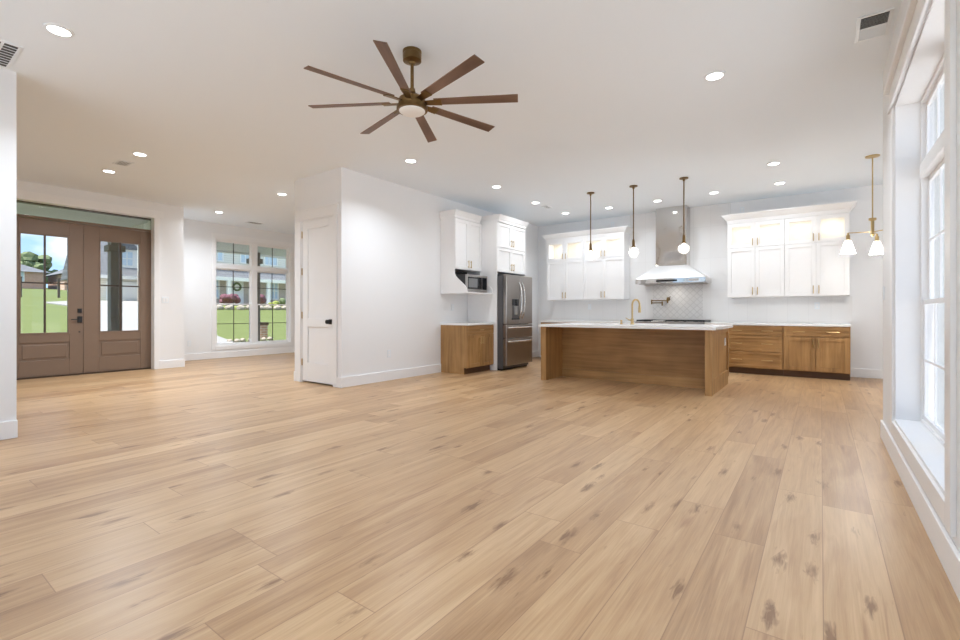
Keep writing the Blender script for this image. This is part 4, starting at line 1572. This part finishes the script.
# pendants over the island
def pendant(x, y, label):
    t = thing('pendant_light', label, 'pendant light', (x, y, H), 'globe pendants over the island')
    MB().lathe((x, y, H), [(0, 0), (0.062, 0), (0.062, -0.014), (0.02, -0.022), (0.012, -0.05), (0, -0.05)], 24).build('canopy', 'bronze_brass', t, True)
    MB().tube([(x, y, H - 0.03), (x, y, 2.17)], 0.0085, 10).build('rod', 'bronze_brass', t, True)
    MB().lathe((x, y, 0), [(0, 2.20), (0.014, 2.20), (0.020, 2.17), (0.022, 2.10), (0.03, 2.085), (0.03, 2.07), (0, 2.07)], 18).build('socket', 'bronze_brass', t, True)
    g = MB()
    prof = []
    for i in range(1, 19):
        a = math.pi * (i + 1.6) / 19.6
        prof.append((0.080 * math.sin(a), 1.995 + 0.080 * math.cos(a)))
    prof = [(0.028, 2.075)] + prof[:-1] + [(0.0, 1.915)]
    gm_ = g
    c = Vector((x, y, 0))
    rings = []
    for r, z in prof:
        rings.append([g.bm.verts.new(c + Vector((0, 0, z)))] if r < 1e-6 else g.ring(c + Vector((0, 0, z)), Vector((1, 0, 0)), Vector((0, 1, 0)), r, 24))
    for A, B in zip(rings, rings[1:]):
        for k in range(24):
            q = []
            for w in (A[k % len(A)], A[(k + 1) % len(A)], B[(k + 1) % len(B)], B[k % len(B)]):
                if w not in q:
                    q.append(w)
            if len(q) > 2:
                g.bm.faces.new(q)
    go = g.build('globe', 'globe', t, True)
    b = MB()
    b.lathe((x, y, 0), [(0, 2.072), (0.013, 2.072), (0.016, 2.05), (0.034, 2.015), (0.040, 1.99), (0.034, 1.962), (0.018, 1.948), (0, 1.945)], 18)
    b.build('bulb', 'bulb', t, True)
    lamp('bulb_lamp', 'POINT', (0, 0, 1.93 - H), t, 1.8, (1.0, 0.92, 0.80), 0.045)
    return t
p0 = pendant(-3.117, 7.40, 'brass globe pendant over the island, left one near the left upper cabinets')
dup(p0, (-2.399, 7.40, H), 'brass globe pendant over the island, middle one left of the hood')
dup(p0, (-1.648, 7.40, H), 'brass globe pendant over the island, right one before the hood chimney')

# nook chandelier
cx_, cy_ = 0.535, 7.79
t = thing('chandelier', 'three-arm brass chandelier with glass bell shades at the right wall end', 'chandelier', (cx_, cy_, H))
MB().lathe((cx_, cy_, H), [(0, 0), (0.075, 0), (0.075, -0.012), (0.02, -0.022), (0, -0.022)], 24).build('canopy', 'brass', t, True)
MB().tube([(cx_, cy_, H - 0.02), (cx_, cy_, 2.24)], 0.0075, 10).build('rod', 'brass', t, True)
MB().lathe((cx_, cy_, 0), [(0, 2.25), (0.04, 2.25), (0.04, 2.225), (0.018, 2.215), (0.018, 2.05), (0.024, 2.04), (0.012, 2.02), (0, 2.015)], 18).build('hub', 'brass', t, True)
camr = Vector((math.cos(R(36.21)), math.sin(R(36.21)), 0))
camf = Vector((-math.sin(R(36.21)), math.cos(R(36.21)), 0))
for ang in (160, 280, 40):
    d = camr * math.cos(R(ang)) + camf * math.sin(R(ang))
    c = Vector((cx_, cy_, 0))
    e = c + d * 0.26
    a = MB()
    a.tube([c + Vector((0, 0, 2.075)), c + d * 0.20 + Vector((0, 0, 2.075)), e + Vector((0, 0, 2.075)), e + Vector((0, 0, 2.05))], 0.006, 8)
    ao = a.build('arm', 'brass', t, True)
    MB().lathe((e.x, e.y, 0), [(0, 2.075), (0.012, 2.075), (0.012, 2.055), (0.022, 2.04), (0.022, 1.985), (0.03, 1.975), (0, 1.97)], 16).build('socket', 'brass', ao, True)
    s = MB()
    prof = [(0.024, 1.99), (0.035, 1.975), (0.05, 1.92), (0.082, 1.80), (0.079, 1.80), (0.047, 1.918), (0.032, 1.97), (0.022, 1.985)]
    s.lathe((e.x, e.y, 0), prof, 24, True)
    s.build('glass_shade', 'shade', ao, True)
    b = MB()
    b.lathe((e.x, e.y, 0), [(0, 1.97), (0.013, 1.97), (0.03, 1.92), (0.036, 1.89), (0.028, 1.86), (0, 1.85)], 16)
    b.build('bulb', 'bulb', ao, True)
    lamp('bulb_lamp', 'POINT', (e.x - cx_, e.y - cy_, 1.82 - H), t, 11.0, (1.0, 0.97, 0.93), 0.04)

# ceiling fan
cx_, cy_ = -2.532, 2.576
ZF = 2.645
t = thing('ceiling_fan', 'eight-blade walnut and brass ceiling fan on a downrod', 'ceiling fan', (cx_, cy_, H))
MB().lathe((cx_, cy_, H), [(0, 0), (0.072, 0), (0.072, -0.015), (0.068, -0.02), (0.072, -0.026), (0.070, -0.075), (0.03, -0.088), (0.022, -0.10), (0, -0.10)], 28).build('canopy', 'bronze_brass', t, True)
MB().tube([(cx_, cy_, H - 0.09), (cx_, cy_, ZF + 0.09)], 0.013, 12).build('downrod', 'bronze_brass', t, True)
MB().lathe((cx_, cy_, ZF), [(0, 0.115), (0.022, 0.115), (0.028, 0.08), (0.07, 0.055), (0.10, 0.035), (0.105, 0.0), (0.10, -0.02), (0.118, -0.024), (0.118, -0.052), (0.09, -0.056), (0, -0.056)], 32).build('motor_housing', 'bronze_brass', t, True)
MB().lathe((cx_, cy_, ZF), [(0.0, -0.052), (0.100, -0.052), (0.098, -0.060), (0.085, -0.070), (0.05, -0.078), (0.0, -0.080)], 32).build('light_lens', 'fan_lens', t, True)
for k in range(8):
    ang = R(31 + 45 * k)
    d = Vector((math.cos(ang), math.sin(ang), 0))
    s = Vector((-math.sin(ang), math.cos(ang), 0))
    pitch = R(13)
    w = s * math.cos(pitch) - Vector((0, 0, 1)) * math.sin(pitch)
    nn = d.cross(w)
    c = Vector((cx_, cy_, ZF + 0.01))
    def pt(r, q, h):
        return c + d * r + w * q + nn * h
    b = MB()
    b.hexa([pt(0.17, -0.034, -0.004), pt(0.81, -0.044, -0.004), pt(0.81, 0.044, -0.004), pt(0.17, 0.034, -0.004),
            pt(0.17, -0.034, 0.004), pt(0.81, -0.044, 0.004), pt(0.81, 0.044, 0.004), pt(0.17, 0.034, 0.004)])
    bo = b.build('blade', 'fan_wood', t, bevel=0.002)
    a = MB()
    a.hexa([pt(0.085, -0.022, -0.012), pt(0.23, -0.033, -0.012), pt(0.23, 0.033, -0.012), pt(0.085, 0.022, -0.012),
            pt(0.085, -0.022, -0.0045), pt(0.23, -0.033, -0.0045), pt(0.23, 0.033, -0.0045), pt(0.085, 0.022, -0.0045)])
    a.build('blade_bracket', 'bronze_brass', bo, bevel=0.002)

# ================================================================ SMALL FITTINGS
def register(x0, x1, y0, y1, label, slats, dark_half=False):
    t = thing('ceiling_vent', label, 'vent', ((x0 + x1) / 2, (y0 + y1) / 2, H), 'ceiling vents')
    f = 0.022
    m = MB()
    m.box(x0, x0 + f, y0, y1, H - 0.008, H)
    m.box(x1 - f, x1, y0, y1, H - 0.008, H)
    m.box(x0 + f, x1 - f, y0, y0 + f, H - 0.008, H)
    m.box(x0 + f, x1 - f, y1 - f, y1, H - 0.008, H)
    m.build('vent_frame', 'plate', t, bevel=0.002)
    MB().box(x0 + f, x1 - f, y0 + f, y1 - f, H - 0.003, H).build('backing', 'vent_dark', t)
    s = MB()
    if slats == 'two_way':
        ym = (y0 + y1) / 2
        s.box(x0 + f, x1 - f, ym - 0.006, ym + 0.006, H - 0.008, H - 0.003)
        for i in range(9):
            for sgn in (-1, 1):
                y = ym + sgn * (0.012 + i * ((y1 - y0) / 2 - f - 0.016) / 9) + sgn * 0.008
                s.prism([(x0 + f, y, H - 0.010), (x0 + f, y + 0.0015, H - 0.010), (x0 + f, y + 0.0015 - sgn * 0.010, H - 0.003), (x0 + f, y - sgn * 0.010, H - 0.003)], (x1 - x0 - 2 * f, 0, 0))
    elif slats == 'grid':
        n = 9
        for i in range(1, n):
            x = x0 + f + (x1 - x0 - 2 * f) * i / n
            s.box(x - 0.003, x + 0.003, y0 + f, y1 - f, H - 0.006, H - 0.003)
        for i in range(1, 4):
            y = y0 + f + (y1 - y0 - 2 * f) * i / 4
            s.box(x0 + f, x1 - f, y - 0.008, y + 0.008, H - 0.008, H - 0.003)
    else:
        for i in range(5):
            y = y0 + f + (y1 - y0 - 2 * f) * (i + 0.5) / 5
            s.box(x0 + f, x1 - f, y - 0.006, y + 0.006, H - 0.007, H - 0.003)
    s.build('louvre', 'plate', t)
register(0.20, 0.392, 4.07, 4.435, 'white ceiling register beside the right window, upper right corner', 'two_way')
register(-5.38, -4.86, 0.42, 0.80, 'square-holed return air grille at the upper left edge', 'grid')
register(-7.70, -7.43, 2.13, 2.30, 'small foyer ceiling vent between two recessed lights', 'slats')
register(-10.36, -10.14, 5.28, 5.62, 'small dining room ceiling vent above the window', 'slats')
register(-4.28, -4.14, 7.80, 8.02, 'small kitchen ceiling vent between two recessed lights near the refrigerator', 'slats')

def wall_plate(name, fr, u, v, label, cat, w=0.07, h=0.115, kind='outlet'):
    t = thing(name, label, cat, fr.p(u, v, 0))
    MB().fb(fr, u - w / 2, u + w / 2, v - h / 2, v + h / 2, 0, 0.006).build('plate', 'plate', t, bevel=0.002)
    if kind == 'outlet':
        for dz in (-0.022, 0.022):
            MB().fb(fr, u - 0.016, u + 0.016, v + dz - 0.014, v + dz + 0.014, 0.006, 0.009).build('socket', 'trim', t, bevel=0.001)
    else:
        n = max(1, round(w / 0.06))
        for i in range(n):
            c = u + (i - (n - 1) / 2) * 0.046
            MB().fb(fr, c - 0.016, c + 0.016, v - 0.033, v + 0.033, 0.006, 0.010).build('rocker', 'trim', t, bevel=0.001)
wall_plate('wall_outlet', face_east(-5.34), 4.93, 0.41, 'white wall outlet low on the pantry side wall', 'outlet')
wall_plate('light_switch', face_east(-9.82), 3.52, 1.27, 'white double light switch right of the front doors', 'switch', 0.115, 0.115, 'switch')
wall_plate('wall_outlet', face_east(-11.0), 4.40, 0.37, 'white wall outlet left of the dining window', 'outlet')
wall_plate('light_switch', face_west(0.42), 5.05, 1.20, 'white light switch on the end of the right wall', 'switch', 0.07, 0.115, 'switch')
wall_plate('wall_outlet', face_front(9.588), -4.06, 1.16, 'white outlet on the tile under the left upper cabinets', 'outlet')
wall_plate('wall_outlet', face_front(9.588), -0.05, 1.15, 'white outlet on the tile under the right upper cabinets', 'outlet')
wall_plate('wall_outlet', face_east(-5.34), 6.45, 1.13, 'white outlet under the microwave cabinet', 'outlet')
wall_plate('wall_outlet', face_front(9.6), -1.15, 2.89, 'small white outlet above the right upper cabinets', 'outlet')
wall_plate('wall_outlet', face_front(9.6), -3.55, 2.89, 'small white outlet above the left upper cabinets', 'outlet')
